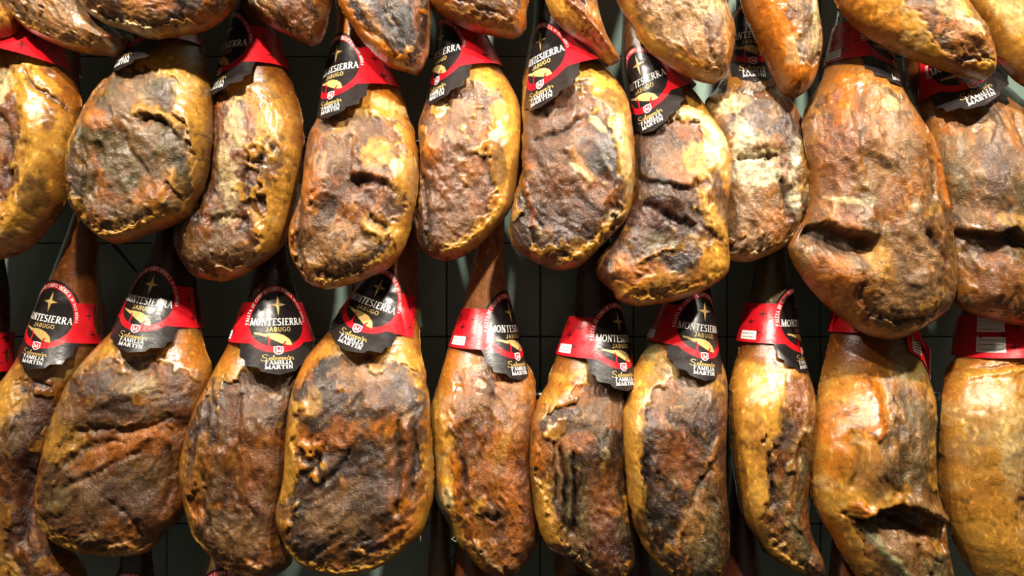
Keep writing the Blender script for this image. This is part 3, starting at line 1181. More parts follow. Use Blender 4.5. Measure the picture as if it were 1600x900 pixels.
# ------------------------------------------------------------------ traced hams: outline, lean face, features (b dent/bump, c crease, r ridge, p patch)
TOP = 'hams in the top row'
MID = 'hams in the middle row'
LOW = 'hams in the lower row'
FLO = 'hams hanging below the lower row'
HAMS = [
 # ---------------- top row
 dict(row='T', group=TOP, label='golden ham cut off by the frame at the top left corner', seed=101, out=0.05, flow=40, sunk=2,
  L=[(-60,-330),(-110,-200),(-130,-80),(-110,20),(-60,60),(-20,72)],
  R=[(-10,-330),(0,-200),(8,-80),(14,0),(31,32),(22,52),(0,67),(-20,72)],
  meat=[[(-80,-80),(10,-80),(18,0),(10,22),(-20,40),(-80,30)]], lean='GTGB',
  f=[('c',[(-5,52),(10,44),(24,34)],2,3,.7),('p',8,8,14,14,0,'G',.8),('p',10,45,22,10,-20,'Y',.8)]),
 dict(row='T', group=TOP, label='broad brown ham partly behind the dark faced ham at top left', seed=102, out=0.055, flow=60, sunk=2, fat='A', amber=.5,
  L=[(70,-330),(40,-240),(10,-140),(2,-60),(10,0),(28,32),(60,58),(110,78),(150,86),(178,89)],
  R=[(120,-330),(132,-240),(134,-140),(128,-60),(140,0),(174,40),(198,60),(196,73),(188,85),(178,89)],
  meat=[[(40,-80),(180,-80),(190,0),(188,70),(150,76),(90,60),(45,30),(30,0)]], lean='TGTB',
  f=[('p',100,40,60,24,25,'T',.7),('r',[(12,0),(30,32),(62,56),(110,76),(160,84)],6,3,'Y'),('p',185,62,8,18,0,'N',.9)]),
 dict(row='T', group=TOP, label='dark charred looking ham face with a pale fat rim at top left', seed=103, out=0.09, flow=20, sunk=3,
  L=[(200,-330),(170,-260),(130,-160),(112,-80),(125,0),(160,36),(190,46),(222,58),(245,62)],
  R=[(260,-330),(300,-260),(350,-170),(378,-80),(369,0),(352,27),(330,43),(305,52),(265,58),(245,62)],
  meat=[[(135,-90),(350,-90),(364,0),(345,25),(310,42),(262,48),(225,44),(180,30),(150,10)]], lean='DKPB',
  f=[('p',250,14,40,20,10,'O',.75),('p',230,30,26,10,15,'A',.7),('p',315,15,22,20,0,'K',.8),('p',170,8,26,12,20,'K',.7),
     ('r',[(135,10),(160,33),(195,44),(235,57),(258,54)],5,4,'C'),('p',325,38,24,10,-30,'O',.7),('c',[(296,-20),(299,20),(296,50)],3,3,.6)]),
 dict(row='T', group=TOP, label='dark brown pointed ham end above the first bright red label', seed=104, out=0.03, flow=60, sunk=2, fat='B', amber=.3, thick=42,
  L=[(430,-330),(400,-240),(378,-140),(384,-60),(387,0),(402,27),(430,46),(462,62),(486,73)],
  R=[(470,-330),(495,-240),(515,-140),(522,-60),(519,0),(511,42),(501,66),(486,73)],
  meat=[[(390,-80),(510,-80),(512,0),(505,40),(485,66),(450,52),(410,22),(396,0)]], lean='NBDA',
  f=[('p',410,5,22,14,40,'C',.35),('c',[(400,0),(430,30),(470,55)],3,3,.4),('p',470,35,22,20,40,'N',.6)]),
 dict(row='T', group=TOP, label='dark ham with a long golden fat edge hanging over the star label', seed=105, out=0.04, flow=60, sunk=3, fat='O', amber=.6, thick=44,
  L=[(570,-330),(545,-240),(525,-140),(522,-60),(529,0),(548,40),(575,75),(605,103),(635,113),(650,119)],
  R=[(610,-330),(640,-240),(665,-140),(674,-60),(674,10),(671,65),(665,100),(650,119)],
  meat=[[(540,-80),(668,-80),(670,10),(664,80),(650,112),(625,96),(590,60),(560,25),(545,0)]], lean='DKBN',
  f=[('r',[(530,-10),(552,32),(585,72),(620,100),(640,112)],7,3,'O'),('p',630,40,20,45,-15,'K',.75),('p',580,30,8,34,-35,'A',.7),
     ('c',[(600,-10),(620,40),(640,90)],3,3,.5),('p',655,35,7,30,0,'N',.8)]),
 dict(row='T', group=TOP, label='brown ham end with amber skin over the fifth label along', seed=106, out=0.035, flow=25, sunk=2, fat='O', amber=.6,
  L=[(710,-330),(685,-240),(676,-140),(674,-60),(669,0),(690,24),(730,46),(770,56),(802,61)],
  R=[(755,-330),(785,-240),(812,-140),(825,-60),(825,0),(823,35),(815,54),(802,61)],
  meat=[[(675,-80),(815,-80),(816,0),(806,44),(770,42),(720,22),(690,0)]], lean='NBDA',
  f=[('p',740,12,40,8,22,'D',.6),('r',[(690,14),(730,34),(790,52)],4,2,'A'),('c',[(700,4),(745,24),(800,40)],3,3,.6),('p',812,40,10,16,0,'O',.7)]),
 dict(row='T', group=TOP, label='slender ham tapering to a thin tip over an empty dark gap', seed=107, out=0.04, flow=60, sunk=2, fat='A', amber=.6, thick=36,
  L=[(850,-330),(838,-240),(828,-140),(835,-60),(854,5),(872,38),(900,60),(925,76),(943,96),(955,103)],
  R=[(890,-330),(912,-240),(925,-140),(925,-60),(932,0),(946,50),(962,80),(968,94),(955,103)],
  meat=[[(870,-80),(918,-80),(928,0),(935,40),(915,45),(890,20),(876,0)]], lean='GNPB',
  f=[('p',866,10,10,26,-25,'Y',.9),('p',905,10,14,14,0,'P',.6),('r',[(880,0),(905,30),(935,60),(955,90)],6,4,'N'),('c',[(905,50),(930,70),(946,90)],3,3,.6)]),
 dict(row='T', group=TOP, label='large golden brown rounded ham above the sixth and seventh labels', seed=108, out=0.05, flow=70, sunk=1, fat='A', amber=.5,
  L=[(1010,-330),(985,-240),(960,-140),(955,-60),(966,5),(985,38),(1010,75),(1050,107),(1090,126),(1115,132)],
  R=[(1060,-330),(1095,-240),(1118,-140),(1126,-60),(1133,0),(1146,40),(1147,65),(1141,97),(1130,122),(1115,132)],
  meat=[[(985,-80),(1125,-80),(1132,0),(1138,50),(1130,100),(1110,118),(1060,95),(1015,55),(990,10)]], lean='TAGB',
  f=[('p',1040,40,45,40,35,'T',.7),('p',1105,60,14,26,0,'P',.6),('p',1090,20,26,20,0,'C',.35),('r',[(968,5),(1005,65),(1055,106),(1105,128)],7,2,'Y'),
     ('b',1110,60,22,40,-10,5),('c',[(1088,45),(1096,80),(1104,110)],5,4,.3)]),
 dict(row='T', group=TOP, label='long smooth amber ham end hanging beside the folded red label', seed=109, out=0.06, flow=80, sunk=1, fat='O', amber=.7,
  L=[(1190,-330),(1172,-240),(1152,-140),(1148,-60),(1158,5),(1171,42),(1190,82),(1206,117),(1223,146),(1242,154)],
  R=[(1230,-330),(1255,-240),(1270,-140),(1272,-60),(1273,0),(1280,40),(1282,75),(1275,112),(1262,140),(1242,154)],
  meat=[[(1215,-80),(1268,-80),(1270,0),(1277,50),(1270,95),(1250,115),(1232,60),(1220,0)]], lean='TGBA',
  f=[('p',1190,20,16,60,-15,'O',.8),('p',1262,35,8,50,0,'C',.5),('p',1235,125,20,18,0,'O',.8),('b',1200,70,20,40,0,3)]),
 dict(row='T', group=TOP, label='large tilted ham with a smooth yellow fat flank at top right', seed=110, out=0.085, flow=40, sunk=2, fat='Y', amber=.6, rim=74,
  L=[(1330,-330),(1305,-240),(1285,-140),(1285,-60),(1305,2),(1325,32),(1355,58),(1400,82),(1445,100),(1490,115),(1533,127)],
  R=[(1385,-330),(1420,-240),(1455,-140),(1480,-60),(1507,0),(1528,30),(1546,65),(1552,95),(1549,117),(1533,127)],
  meat=[[(1375,-80),(1470,-80),(1500,0),(1530,40),(1542,75),(1530,95),(1490,90),(1440,62),(1400,30),(1378,0)]], lean='GTPA',
  f=[('p',1330,15,14,36,-40,'O',.5),('b',1500,68,18,14,30,5),('c',[(1450,60),(1462,82),(1480,95)],4,4,.6),('p',1430,10,24,14,30,'P',.6),('p',1465,22,26,18,40,'C',.4),
     ('p',1505,70,26,16,30,'A',.7),('c',[(1480,100),(1520,100),(1545,105)],3,3,.5),('r',[(1470,40),(1500,50),(1520,70)],5,3,'C'),('p',1535,85,14,16,0,'N',.6)]),
 dict(row='T', group=TOP, label='smooth pale yellow ham filling the top right corner', seed=111, out=0.06, flow=60, sunk=1, fat='Y', amber=.35,
  L=[(1530,-330),(1500,-240),(1480,-140),(1482,-60),(1503,3),(1530,42),(1553,82),(1572,110),(1600,134),(1640,150)],
  R=[(1590,-330),(1640,-240),(1680,-140),(1700,-60),(1705,20),(1700,90),(1680,140),(1640,150)],
  meat=[[(1600,-80),(1690,-80),(1690,60),(1640,60),(1598,25),(1590,0)]], lean='PGTK',
  f=[('p',1550,30,14,44,-35,'C',.5)]),
 # ---------------- middle row
 dict(row='M', group=MID, label='crumbly golden ham cut off by the left edge in the middle row', seed=201, out=0.03, flow=80, sunk=4, yneck=95, neck='N', lab=(62,-46),
  L=[(40,-90),(25,0),(0,60),(-40,110),(-75,170),(-92,240),(-90,310),(-60,370),(-20,402),(-5,408)],
  R=[(85,-90),(100,0),(117,60),(122,121),(127,170),(124,210),(116,260),(107,299),(98,324),(76,357),(40,392),(-5,408)],
  meat=[[(-60,150),(10,110),(42,120),(56,170),(52,230),(48,280),(24,330),(8,365),(-50,340)]], lean='NBDA',
  f=[('r',[(50,95),(64,130),(72,190),(82,240),(74,300),(48,350),(10,395)],13,6,'Y'),('p',28,150,18,36,20,'C',.75),('p',12,170,12,24,0,'C',.5),
     ('c',[(62,120),(85,148),(108,166),(124,188)],4,5,.8),('p',100,195,8,20,10,'B',.8),('p',74,306,17,34,15,'D',.85),('p',20,380,32,16,-35,'C',.4),
     ('p',108,130,14,34,-15,'N',.8),('r',[(60,95),(85,130),(112,160)],6,4,'Y'),('c',[(22,180),(40,240),(34,300)],6,6,.5),('p',55,112,18,14,0,'T',.7),
     ('p',8,260,20,60,10,'A',.6),('c',[(12,300),(2,350)],3,4,.5)]),
 dict(row='M', group=MID, label='wide grey faced ham with a black arched crease, second in the middle row', seed=202, out=0.065, flow=70, sunk=5, yneck=102, neck='N', lab=(42,-36),
  L=[(232,-90),(222,-20),(206,30),(195,85),(187,108),(160,134),(138,166),(124,197),(111,228),(108,263),(110,299),(118,330),(142,357),(160,372),(180,382)],
  R=[(262,-90),(275,-30),(292,20),(311,64),(320,92),(329,130),(333,183),(333,220),(327,263),(316,300),(306,320),(296,341),(265,355),(232,366),(205,377),(180,382)],
  meat=[[(190,108),(235,104),(262,128),(285,150),(298,200),(308,250),(300,300),(288,326),(235,350),(180,364),(148,352),(128,325),(118,280),(122,230),(142,180),(168,135)]], lean='GVTG',
  f=[('b',178,196,24,22,0,9),('p',172,196,26,17,10,'O',.75),('b',206,182,12,12,0,5),('s',[(228,198),(246,188),(264,191),(284,206),(298,232)],10,5,11,10,.8),('c',[(236,200),(250,192),(266,196),(280,206)],3,4,.9),
     ('r',[(226,192),(248,178),(276,190),(304,212)],7,5,'Y'),('p',275,165,16,20,-30,'P',.85),('b',275,165,16,18,0,-6),('p',285,120,44,17,25,'Y',.9),('p',300,150,20,26,0,'C',.4),
     ('p',315,220,14,60,0,'Y',.85),('p',306,240,7,34,5,'P',.6),('c',[(150,212),(156,250),(152,300),(143,350)],5,7,.5),('p',130,270,12,50,5,'P',.55),('p',120,230,9,22,10,'Y',.8),
     ('p',212,270,24,56,-25,'V',.9),('b',215,265,24,60,-20,-5),('p',252,308,46,22,-15,'O',.6),('p',225,335,30,16,-10,'H',.6),('b',250,325,40,18,-10,4),
     ('r',[(284,268),(290,298),(302,312)],5,4,'Y'),('c',[(276,288),(288,304),(300,316)],3,5,.8),
     ('r',[(146,358),(180,372),(232,357),(294,330)],7,4,'Y'),('c',[(210,200),(222,240),(250,285)],5,5,.35),('c',[(180,225),(176,270),(165,320)],5,4,.3),('p',250,230,18,28,30,'G',.6)]),
 dict(row='M', group=MID, label='long ham with golden crumbs and a grey curled foot, right of the grey faced ham', seed=203, out=0.015, flow=75, sunk=5, yneck=140, neck='N', lab=(76,-44),
  L=[(378,-90),(374,-20),(365,25),(352,80),(340,130),(336,165),(334,210),(326,260),(308,308),(282,345),(274,375),(282,400),(294,420),(310,434),(347,441)],
  R=[(410,-90),(412,-20),(424,30),(440,80),(458,134),(471,179),(475,228),(471,281),(462,325),(449,370),(431,397),(400,419),(375,433),(347,441)],
  meat=[[(330,150),(392,148),(425,180),(434,235),(422,290),(412,330),(424,365),(404,398),(362,425),(312,432),(270,405),(262,350),(295,280),(318,210)]], lean='NBDA',
  f=[('p',385,205,16,48,-5,'C',.6),('p',370,275,14,50,-10,'C',.55),('p',412,160,40,20,20,'Y',.8),('p',432,205,22,40,-5,'Y',.8),('p',418,110,30,16,20,'N',.9),('p',455,150,10,40,-15,'N',.6),
     ('p',425,150,14,26,-25,'P',.5),('p',432,262,18,38,15,'P',.85),('c',[(400,255),(414,262),(424,258)],5,8,.95),('r',[(398,240),(412,232),(430,240),(444,260)],6,4,'Y'),
     ('c',[(400,262),(396,300),(412,340),(424,362)],5,6,.5),('r',[(404,330),(420,358),(424,385),(404,402)],6,4,'Y'),('p',358,398,56,32,-8,'G',.85),('b',360,395,50,28,0,5),
     ('c',[(344,352),(372,342),(404,352)],6,6,.35),('p',368,342,20,10,0,'C',.6),('r',[(312,432),(350,437),(395,418)],5,3,'Y'),('p',306,340,12,40,15,'B',.7),('p',352,165,14,12,0,'O',.7)]),
 dict(row='M', group=MID, label='square shouldered orange brown ham with a deep central pit, left of centre', seed=204, out=0.055, flow=80, sunk=4, yneck=178, neck='O', lab=(112,-34),
  L=[(528,-90),(525,-10),(525,40),(517,75),(507,120),(502,160),(496,188),(484,212),(477,250),(474,285),(466,321),(453,358),(455,397),(468,423),(482,443),(511,453)],
  R=[(570,-90),(578,-10),(588,50),(603,95),(622,135),(636,170),(649,214),(654,250),(652,299),(647,334),(637,379),(618,410),(591,428),(551,443),(511,453)],
  meat=[[(495,188),(560,180),(615,205),(632,250),(628,310),(606,350),(612,390),(570,424),(510,440),(472,425),(462,380),(470,330),(478,280),(480,230)]], lean='NBDA',
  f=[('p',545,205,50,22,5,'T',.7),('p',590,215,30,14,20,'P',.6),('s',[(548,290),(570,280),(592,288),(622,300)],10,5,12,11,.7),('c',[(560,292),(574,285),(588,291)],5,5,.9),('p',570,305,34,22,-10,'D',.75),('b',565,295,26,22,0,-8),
     ('p',595,250,26,22,0,'Y',.75),('b',600,250,26,26,0,4),('p',540,260,20,30,-15,'G',.6),('p',500,290,30,28,0,'O',.8),('b',500,290,28,30,0,6),('p',525,320,14,30,0,'D',.6),
     ('p',600,360,24,20,30,'Y',.8),('r',[(572,345),(595,365),(618,372)],7,5,'Y'),('c',[(580,338),(600,352),(612,362)],4,7,.8),('p',620,325,16,28,10,'P',.7),('p',632,285,12,40,5,'Y',.7),
     ('p',540,390,50,34,-10,'T',.75),('b',545,390,50,34,0,4),('c',[(476,300),(474,350),(472,410)],5,7,.5),('p',462,370,9,44,5,'O',.7),
     ('r',[(486,442),(530,444),(590,418),(622,390),(636,350)],8,4,'Y'),('c',[(500,425),(545,430),(590,410)],4,3,.4),('p',610,170,24,12,20,'C',.5),('p',600,150,34,16,20,'O',.85),
     ('c',[(560,215),(556,250),(552,285)],5,5,.4),('r',[(548,190),(585,182),(612,195)],5,3,'Y'),('p',520,200,24,14,-10,'P',.6)]),
 dict(row='M', group=MID, label='rounded ham with a yellow top and smooth brown face above a bare shank', seed=205, out=0.03, flow=80, sunk=5, yneck=140, neck='N', lab=(82,-52),
  L=[(690,-90),(686,-10),(684,40),(679,90),(670,140),(662,170),(653,200),(656,246),(653,299),(645,350),(655,383),(670,400),(690,409)],
  R=[(728,-90),(735,-10),(750,40),(765,80),(780,105),(797,132),(811,161),(817,201),(813,254),(804,308),(790,340),(764,370),(729,397),(710,405),(690,409)],
  meat=[[(655,170),(705,148),(750,150),(774,175),(760,215),(758,260),(768,300),(760,335),(720,378),(688,402),(655,395),(635,350),(640,290),(640,220)]], lean='BNDB',
  f=[('b',674,238,18,20,0,9),('p',674,240,18,20,0,'O',.85),('p',745,125,42,18,20,'Y',.9),('p',760,175,18,16,-30,'P',.8),('p',790,200,22,55,-5,'Y',.8),('p',780,255,10,42,-5,'P',.75),
     ('p',755,215,10,40,-15,'O',.5),('c',[(756,235),(762,275),(772,305)],5,5,.6),('b',715,280,34,60,-10,-6),('p',712,300,34,60,-5,'B',.6),('c',[(668,270),(670,320),(672,370),(680,398)],4,6,.7),
     ('r',[(690,400),(735,380),(775,345),(792,310)],8,5,'Y'),('p',715,180,40,26,0,'T',.5),('p',725,360,30,20,-30,'T',.4),('p',790,150,14,22,-30,'A',.6),('p',800,290,8,30,10,'A',.6)]),
 dict(row='M', group=MID, label='dark burnt faced ham with one bright white fat edge, centre of the middle row', seed=206, out=0.06, flow=65, sunk=4, yneck=130, neck='D', lab=(86,-44), fat='Y', amber=.5,
  L=[(838,-90),(836,-10),(832,40),(824,80),(817,130),(816,180),(816,237),(813,280),(803,310),(796,340),(797,370),(808,392),(839,412),(870,424)],
  R=[(878,-90),(885,-10),(898,50),(918,85),(935,97),(955,117),(979,152),(988,197),(992,250),(990,299),(981,339),(959,366),(928,397),(905,417),(870,424)],
  meat=[[(812,165),(850,145),(880,140),(905,150),(935,185),(950,230),(962,285),(965,320),(945,350),(905,395),(865,415),(815,410),(785,370),(785,330),(800,290),(800,230)]], lean='DBKD',
  f=[('p',870,200,55,50,10,'B',.6),('p',880,330,60,60,-20,'D',.6),('p',880,120,30,14,-15,'G',.7),('p',925,135,32,18,30,'Y',.9),('p',880,105,16,10,-20,'K',.7),('p',950,170,14,24,-20,'P',.6),('p',958,215,8,26,15,'C',.95),('p',972,250,10,50,-8,'C',.8),
     ('b',966,230,12,60,-5,6),('p',940,245,18,40,-10,'K',.65),('p',860,270,40,60,-20,'B',.7),('r',[(888,235),(900,265),(925,292)],5,3,'A'),('p',905,275,20,5,40,'C',.6),
     ('p',930,200,6,18,-40,'C',.8),('c',[(825,228),(870,218),(915,190)],4,6,.7),('p',828,255,12,18,0,'O',.7),('p',845,245,24,20,0,'P',.55),('c',[(822,300),(828,350),(838,400)],5,6,.7),
     ('r',[(862,418),(910,398),(955,350),(980,325)],7,4,'Y'),('p',955,340,14,9,-40,'C',.7),('p',855,365,10,12,20,'A',.6),('p',890,350,50,40,-30,'D',.5),('p',965,320,10,40,20,'P',.6),
     ('r',[(818,285),(828,320),(830,360)],4,4,'N')]),
 dict(row='M', group=MID, label='knobbly ham with bright yellow and black blotches, hanging lowest right of centre', seed=207, out=0.05, flow=50, sunk=5, yneck=190, neck='B', lab=(122,-42),
  L=[(978,-90),(974,-10),(972,50),(971,110),(980,160),(990,195),(990,250),(988,300),(974,347),(952,385),(934,411),(934,433),(949,448),(958,458),(966,470),(995,479)],
  R=[(1012,-90),(1016,-10),(1025,50),(1055,105),(1090,152),(1113,184),(1131,211),(1142,247),(1141,287),(1135,331),(1137,376),(1139,411),(1131,433),(1096,456),(1051,471),(995,479)],
  meat=[[(980,200),(1040,195),(1078,205),(1090,250),(1090,300),(1102,340),(1110,375),(1080,400),(1030,420),(980,440),(925,430),(930,395),(965,345),(975,280)]], lean='DBRK',
  f=[('p',1020,225,28,24,0,'D',.6),('p',1075,175,40,14,20,'Y',.9),('p',1050,150,24,12,10,'O',.7),('r',[(1030,192),(1070,186),(1105,210),(1125,245)],9,5,'C'),('p',1112,240,16,34,-10,'C',.7),('p',1080,260,20,34,-5,'Y',.85),
     ('p',1070,215,24,14,10,'N',.8),('p',1030,255,18,26,10,'G',.75),('s',[(984,276),(1020,288),(1060,296),(1095,284)],12,5,12,9,.5),('b',1030,310,30,20,10,5),('p',1115,310,12,46,-20,'P',.9),
     ('b',1112,310,14,40,-15,-4),('r',[(1086,295),(1096,340),(1122,368),(1134,385)],8,6,'Y'),('c',[(1000,320),(1040,345),(1085,360)],7,7,.7),('p',1000,340,34,26,30,'R',.6),
     ('p',1010,385,50,22,-15,'D',.6),('p',1020,385,30,22,0,'V',.7),('p',1000,430,46,26,10,'O',.6),('r',[(985,420),(1020,395),(1048,388)],4,4,'A'),('p',1060,415,30,20,25,'K',.65),
     ('p',1115,420,26,24,-20,'Y',.8),('r',[(970,470),(1030,468),(1095,448),(1130,425)],7,4,'Y'),('p',966,410,12,18,0,'O',.8),('p',956,385,8,24,30,'P',.6),('p',1045,440,40,18,-10,'T',.6),
     ('p',1090,385,26,12,30,'Y',.6)]),
 dict(row='M', group=MID, label='pale grey disc shaped ham with white mould streaks beneath the scalloped label tab', seed=208, out=0.01, flow=80, sunk=3, yneck=128, neck='D', lab=(58,-6), fat='A', amber=.5,
  L=[(1152,-90),(1150,-10),(1146,50),(1138,100),(1118,140),(1103,160),(1110,195),(1124,240),(1126,290),(1121,340),(1124,385),(1136,404),(1160,411)],
  R=[(1188,-90),(1190,-10),(1195,50),(1203,110),(1214,140),(1230,154),(1248,183),(1261,219),(1270,254),(1272,290),(1268,326),(1254,357),(1232,381),(1206,396),(1179,407),(1160,411)],
  meat=[[(1090,155),(1140,130),(1205,135),(1240,170),(1258,240),(1256,310),(1238,362),(1190,396),(1150,404),(1095,395),(1070,300),(1072,200)]], lean='PGHT',
  f=[('p',1130,172,28,13,-10,'C',.95),('p',1150,205,40,12,-10,'P',.7),('p',1160,240,44,24,0,'C',.75),('p',1165,275,40,26,10,'W',.8),('p',1190,230,38,12,-5,'N',.75),('b',1190,230,38,12,-5,6),
     ('p',1145,225,18,30,20,'W',.7),('p',1228,250,9,30,5,'W',.95),('p',1225,310,10,40,-15,'W',.8),('c',[(1204,285),(1212,320),(1220,352)],5,7,.6),('p',1250,265,16,44,5,'Y',.8),
     ('p',1258,300,9,40,8,'C',.8),('p',1220,215,14,40,-10,'K',.6),('p',1252,215,10,26,-15,'K',.6),('p',1232,345,22,24,30,'K',.7),('p',1238,270,12,22,0,'B',.7),('p',1165,340,50,40,0,'H',.75),
     ('p',1190,350,26,20,0,'O',.35),('c',[(1140,250),(1170,256),(1205,250)],4,6,.6),('b',1165,340,46,40,0,4),('r',[(1110,395),(1160,404),(1210,390),(1250,355)],6,3,'C'),
     ('p',1225,165,16,20,-40,'O',.6),('b',1218,290,10,14,0,5),('p',1218,290,9,11,0,'H',.9),('p',1180,165,40,18,5,'P',.6)]),
 dict(row='M', group=MID, label='largest shiny ham with a deep shadowed pocket at its left, middle row right', seed=209, out=0.065, flow=75, sunk=1.5, yneck=125, neck='N', lab=(66,44,'J'), fat='A', amber=.6, thick=58, rim=80,
  L=[(1318,-90),(1314,-10),(1305,40),(1292,95),(1284,125),(1262,160),(1253,190),(1258,230),(1265,275),(1263,320),(1250,355),(1234,378),(1231,392),(1244,421),(1273,459),(1311,496),(1355,523),(1385,531)],
  R=[(1362,-90),(1366,-10),(1378,50),(1392,100),(1403,138),(1433,187),(1455,229),(1471,293),(1481,347),(1488,400),(1491,435),(1487,460),(1471,491),(1433,516),(1405,528),(1385,531)],
  meat=[[(1230,190),(1290,150),(1400,170),(1440,240),(1455,330),(1472,400),(1476,460),(1430,505),(1370,512),(1300,480),(1240,420),(1215,360),(1225,270)]], lean='AGTN',
  f=[('p',1290,230,34,100,3,'N',.75),('r',[(1298,120),(1304,160),(1292,210)],9,5,'O'),('c',[(1318,140),(1322,220),(1340,300)],8,5,.35),('p',1385,220,40,60,-10,'H',.55),('b',1390,240,46,90,-10,7),
     ('p',1450,270,12,70,-8,'O',.75),('r',[(1440,200),(1458,270),(1468,340)],8,4,'O'),('c',[(1425,230),(1432,290),(1430,320)],5,5,.5),
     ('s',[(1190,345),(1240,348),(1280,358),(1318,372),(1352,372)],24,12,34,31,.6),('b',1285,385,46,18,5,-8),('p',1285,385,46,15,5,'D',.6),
     ('p',1290,430,36,26,30,'O',.6),('b',1290,430,40,26,30,6),('p',1350,405,18,30,15,'Y',.6),('c',[(1320,440),(1330,470),(1350,495)],6,5,.5),('p',1400,420,34,60,-35,'H',.7),('b',1405,410,36,70,-30,7),
     ('r',[(1375,350),(1410,390),(1445,420)],8,4,'T'),('c',[(1412,360),(1440,395),(1460,420)],5,5,.5),('p',1385,460,40,26,-10,'G',.7),('p',1425,475,22,12,-20,'Y',.6),('p',1360,175,18,12,0,'C',.8),
     ('p',1300,318,24,5,10,'C',.7),('p',1333,322,10,7,-30,'W',.8),('p',1400,330,7,14,0,'W',.5),('p',1425,500,40,9,-20,'N',.6),('c',[(1350,490),(1390,500),(1440,488)],4,4,.5),('p',1350,250,20,80,0,'T',.5)]),
 dict(row='M', group=MID, label='olive brown ham cut off by the right edge in the middle row', seed=210, out=0.06, flow=70, sunk=1.5, yneck=175, neck='N', lab=(100,-14,'J'), fat='A', amber=.5, rim=74,
  L=[(1425,-90),(1418,20),(1410,95),(1425,160),(1448,205),(1462,256),(1474,320),(1482,380),(1486,430),(1494,475),(1535,496),(1580,507),(1615,512)],
  R=[(1478,-90),(1492,20),(1515,80),(1550,120),(1582,147),(1625,190),(1660,260),(1675,340),(1672,420),(1655,480),(1615,512)],
  meat=[[(1440,215),(1500,180),(1560,150),(1640,190),(1690,280),(1690,400),(1640,500),(1560,495),(1490,480),(1470,420),(1470,340),(1455,280)]], lean='TGVA',
  f=[('p',1520,140,14,20,40,'L',.9),('p',1480,260,16,50,-10,'V',.7),('p',1530,270,18,90,-5,'P',.6),('p',1570,220,20,60,-10,'H',.5),('c',[(1555,180),(1580,260),(1592,320)],5,5,.5),
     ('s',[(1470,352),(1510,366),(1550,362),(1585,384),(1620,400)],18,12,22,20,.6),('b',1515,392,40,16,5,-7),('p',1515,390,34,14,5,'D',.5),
     ('p',1560,350,36,10,10,'Y',.6),('p',1550,440,60,40,20,'N',.6),('b',1550,440,50,36,20,6),('p',1585,400,12,30,0,'T',.7),('b',1545,250,30,90,-8,5)]),
 # ---------------- lower row
 dict(row='B', group=LOW, label='ham almost wholly beyond the left edge, only its label edge showing', seed=300, out=-0.01, flow=80, yneck=620, neck='D', lab=(535,0),
  L=[(-45,250),(-60,400),(-90,500),(-110,570),(-140,650),(-160,720),(-160,800),(-125,885),(-90,900)],
  R=[(-8,250),(5,400),(13,460),(12,560),(5,590),(-30,640),(-50,700),(-65,780),(-75,860),(-90,900)],
  meat=[[(-130,680),(-20,680),(-30,840),(-120,840)]], f=[]),
 dict(row='B', group=LOW, label='ham with a glossy brown shank and a streak of light on its label, lower left', seed=301, out=0.005, flow=75, sunk=4, yneck=580, neck='N', lab=(492,-11),
  L=[(128,250),(122,310),(112,350),(98,390),(80,440),(60,490),(42,540),(22,575),(-5,612),(-40,680),(-60,760),(-55,850),(-30,930),(20,975)],
  R=[(160,250),(158,310),(155,360),(153,420),(158,470),(161,510),(150,555),(120,605),(98,650),(85,690),(75,735),(70,785),(98,840),(124,875),(136,905),(110,950),(20,975)],
  meat=[[(10,680),(40,640),(70,590),(90,600),(100,660),(80,740),(70,800),(110,870),(115,920),(60,930),(50,860),(30,780),(-20,760)]], lean='DBRK',
  f=[('p',30,620,40,40,-35,'Y',.85),('p',10,660,22,26,0,'C',.5),('p',60,585,20,20,-30,'A',.6),('p',70,640,14,40,20,'G',.7),('p',20,690,40,24,-30,'G',.75),('p',10,740,16,40,0,'A',.6),
     ('p',5,840,30,60,0,'Y',.7),('r',[(40,850),(50,880),(56,910)],5,4,'Y'),('p',45,790,24,70,10,'R',.6),('c',[(62,700),(56,780),(60,850)],7,8,.6),('p',100,900,26,50,0,'R',.6),('p',90,620,14,60,20,'R',.6)]),
 dict(row='B', group=LOW, label='broad ham with a full label and grey mottled lower face', seed=302, out=0.03, flow=-35, sunk=4, yneck=530, neck='D', lab=(466,-8),
  L=[(252,250),(250,310),(244,360),(228,420),(210,470),(191,503),(160,535),(128,570),(106,605),(88,650),(76,690),(66,735),(60,772),(66,806),(89,838),(116,855),(151,864),(190,868)],
  R=[(285,250),(288,310),(294,360),(303,420),(312,480),(319,540),(332,578),(318,620),(305,660),(298,700),(292,745),(293,785),(280,812),(258,830),(240,855),(225,864),(190,868)],
  meat=[[(130,590),(170,565),(240,560),(300,575),(318,610),(312,690),(296,760),(262,815),(235,845),(180,848),(130,832),(95,800),(85,760),(95,720),(120,690),(110,640)]], lean='GNTB',
  f=[('p',220,545,60,14,-5,'Y',.8),('p',300,540,18,36,-30,'O',.8),('p',165,595,34,20,-20,'P',.85),('p',235,590,36,22,0,'H',.7),('p',240,600,26,12,-10,'C',.5),('p',195,630,40,18,-15,'D',.7),('p',290,600,16,34,-10,'P',.7),
     ('b',215,610,60,30,0,5),('p',130,640,24,26,0,'T',.6),('c',[(130,668),(180,662),(240,664),(290,640)],6,6,.4),('p',120,690,40,24,-30,'Y',.75),('p',200,695,70,22,-30,'O',.75),('p',250,680,50,20,-20,'O',.7),
     ('c',[(120,720),(160,690),(220,680)],4,4,.5),('c',[(110,760),(170,730),(250,690)],4,4,.5),('p',190,770,60,36,-10,'G',.85),('p',215,770,40,40,20,'P',.6),('p',160,740,50,16,-35,'H',.6),('b',190,770,70,50,0,6),
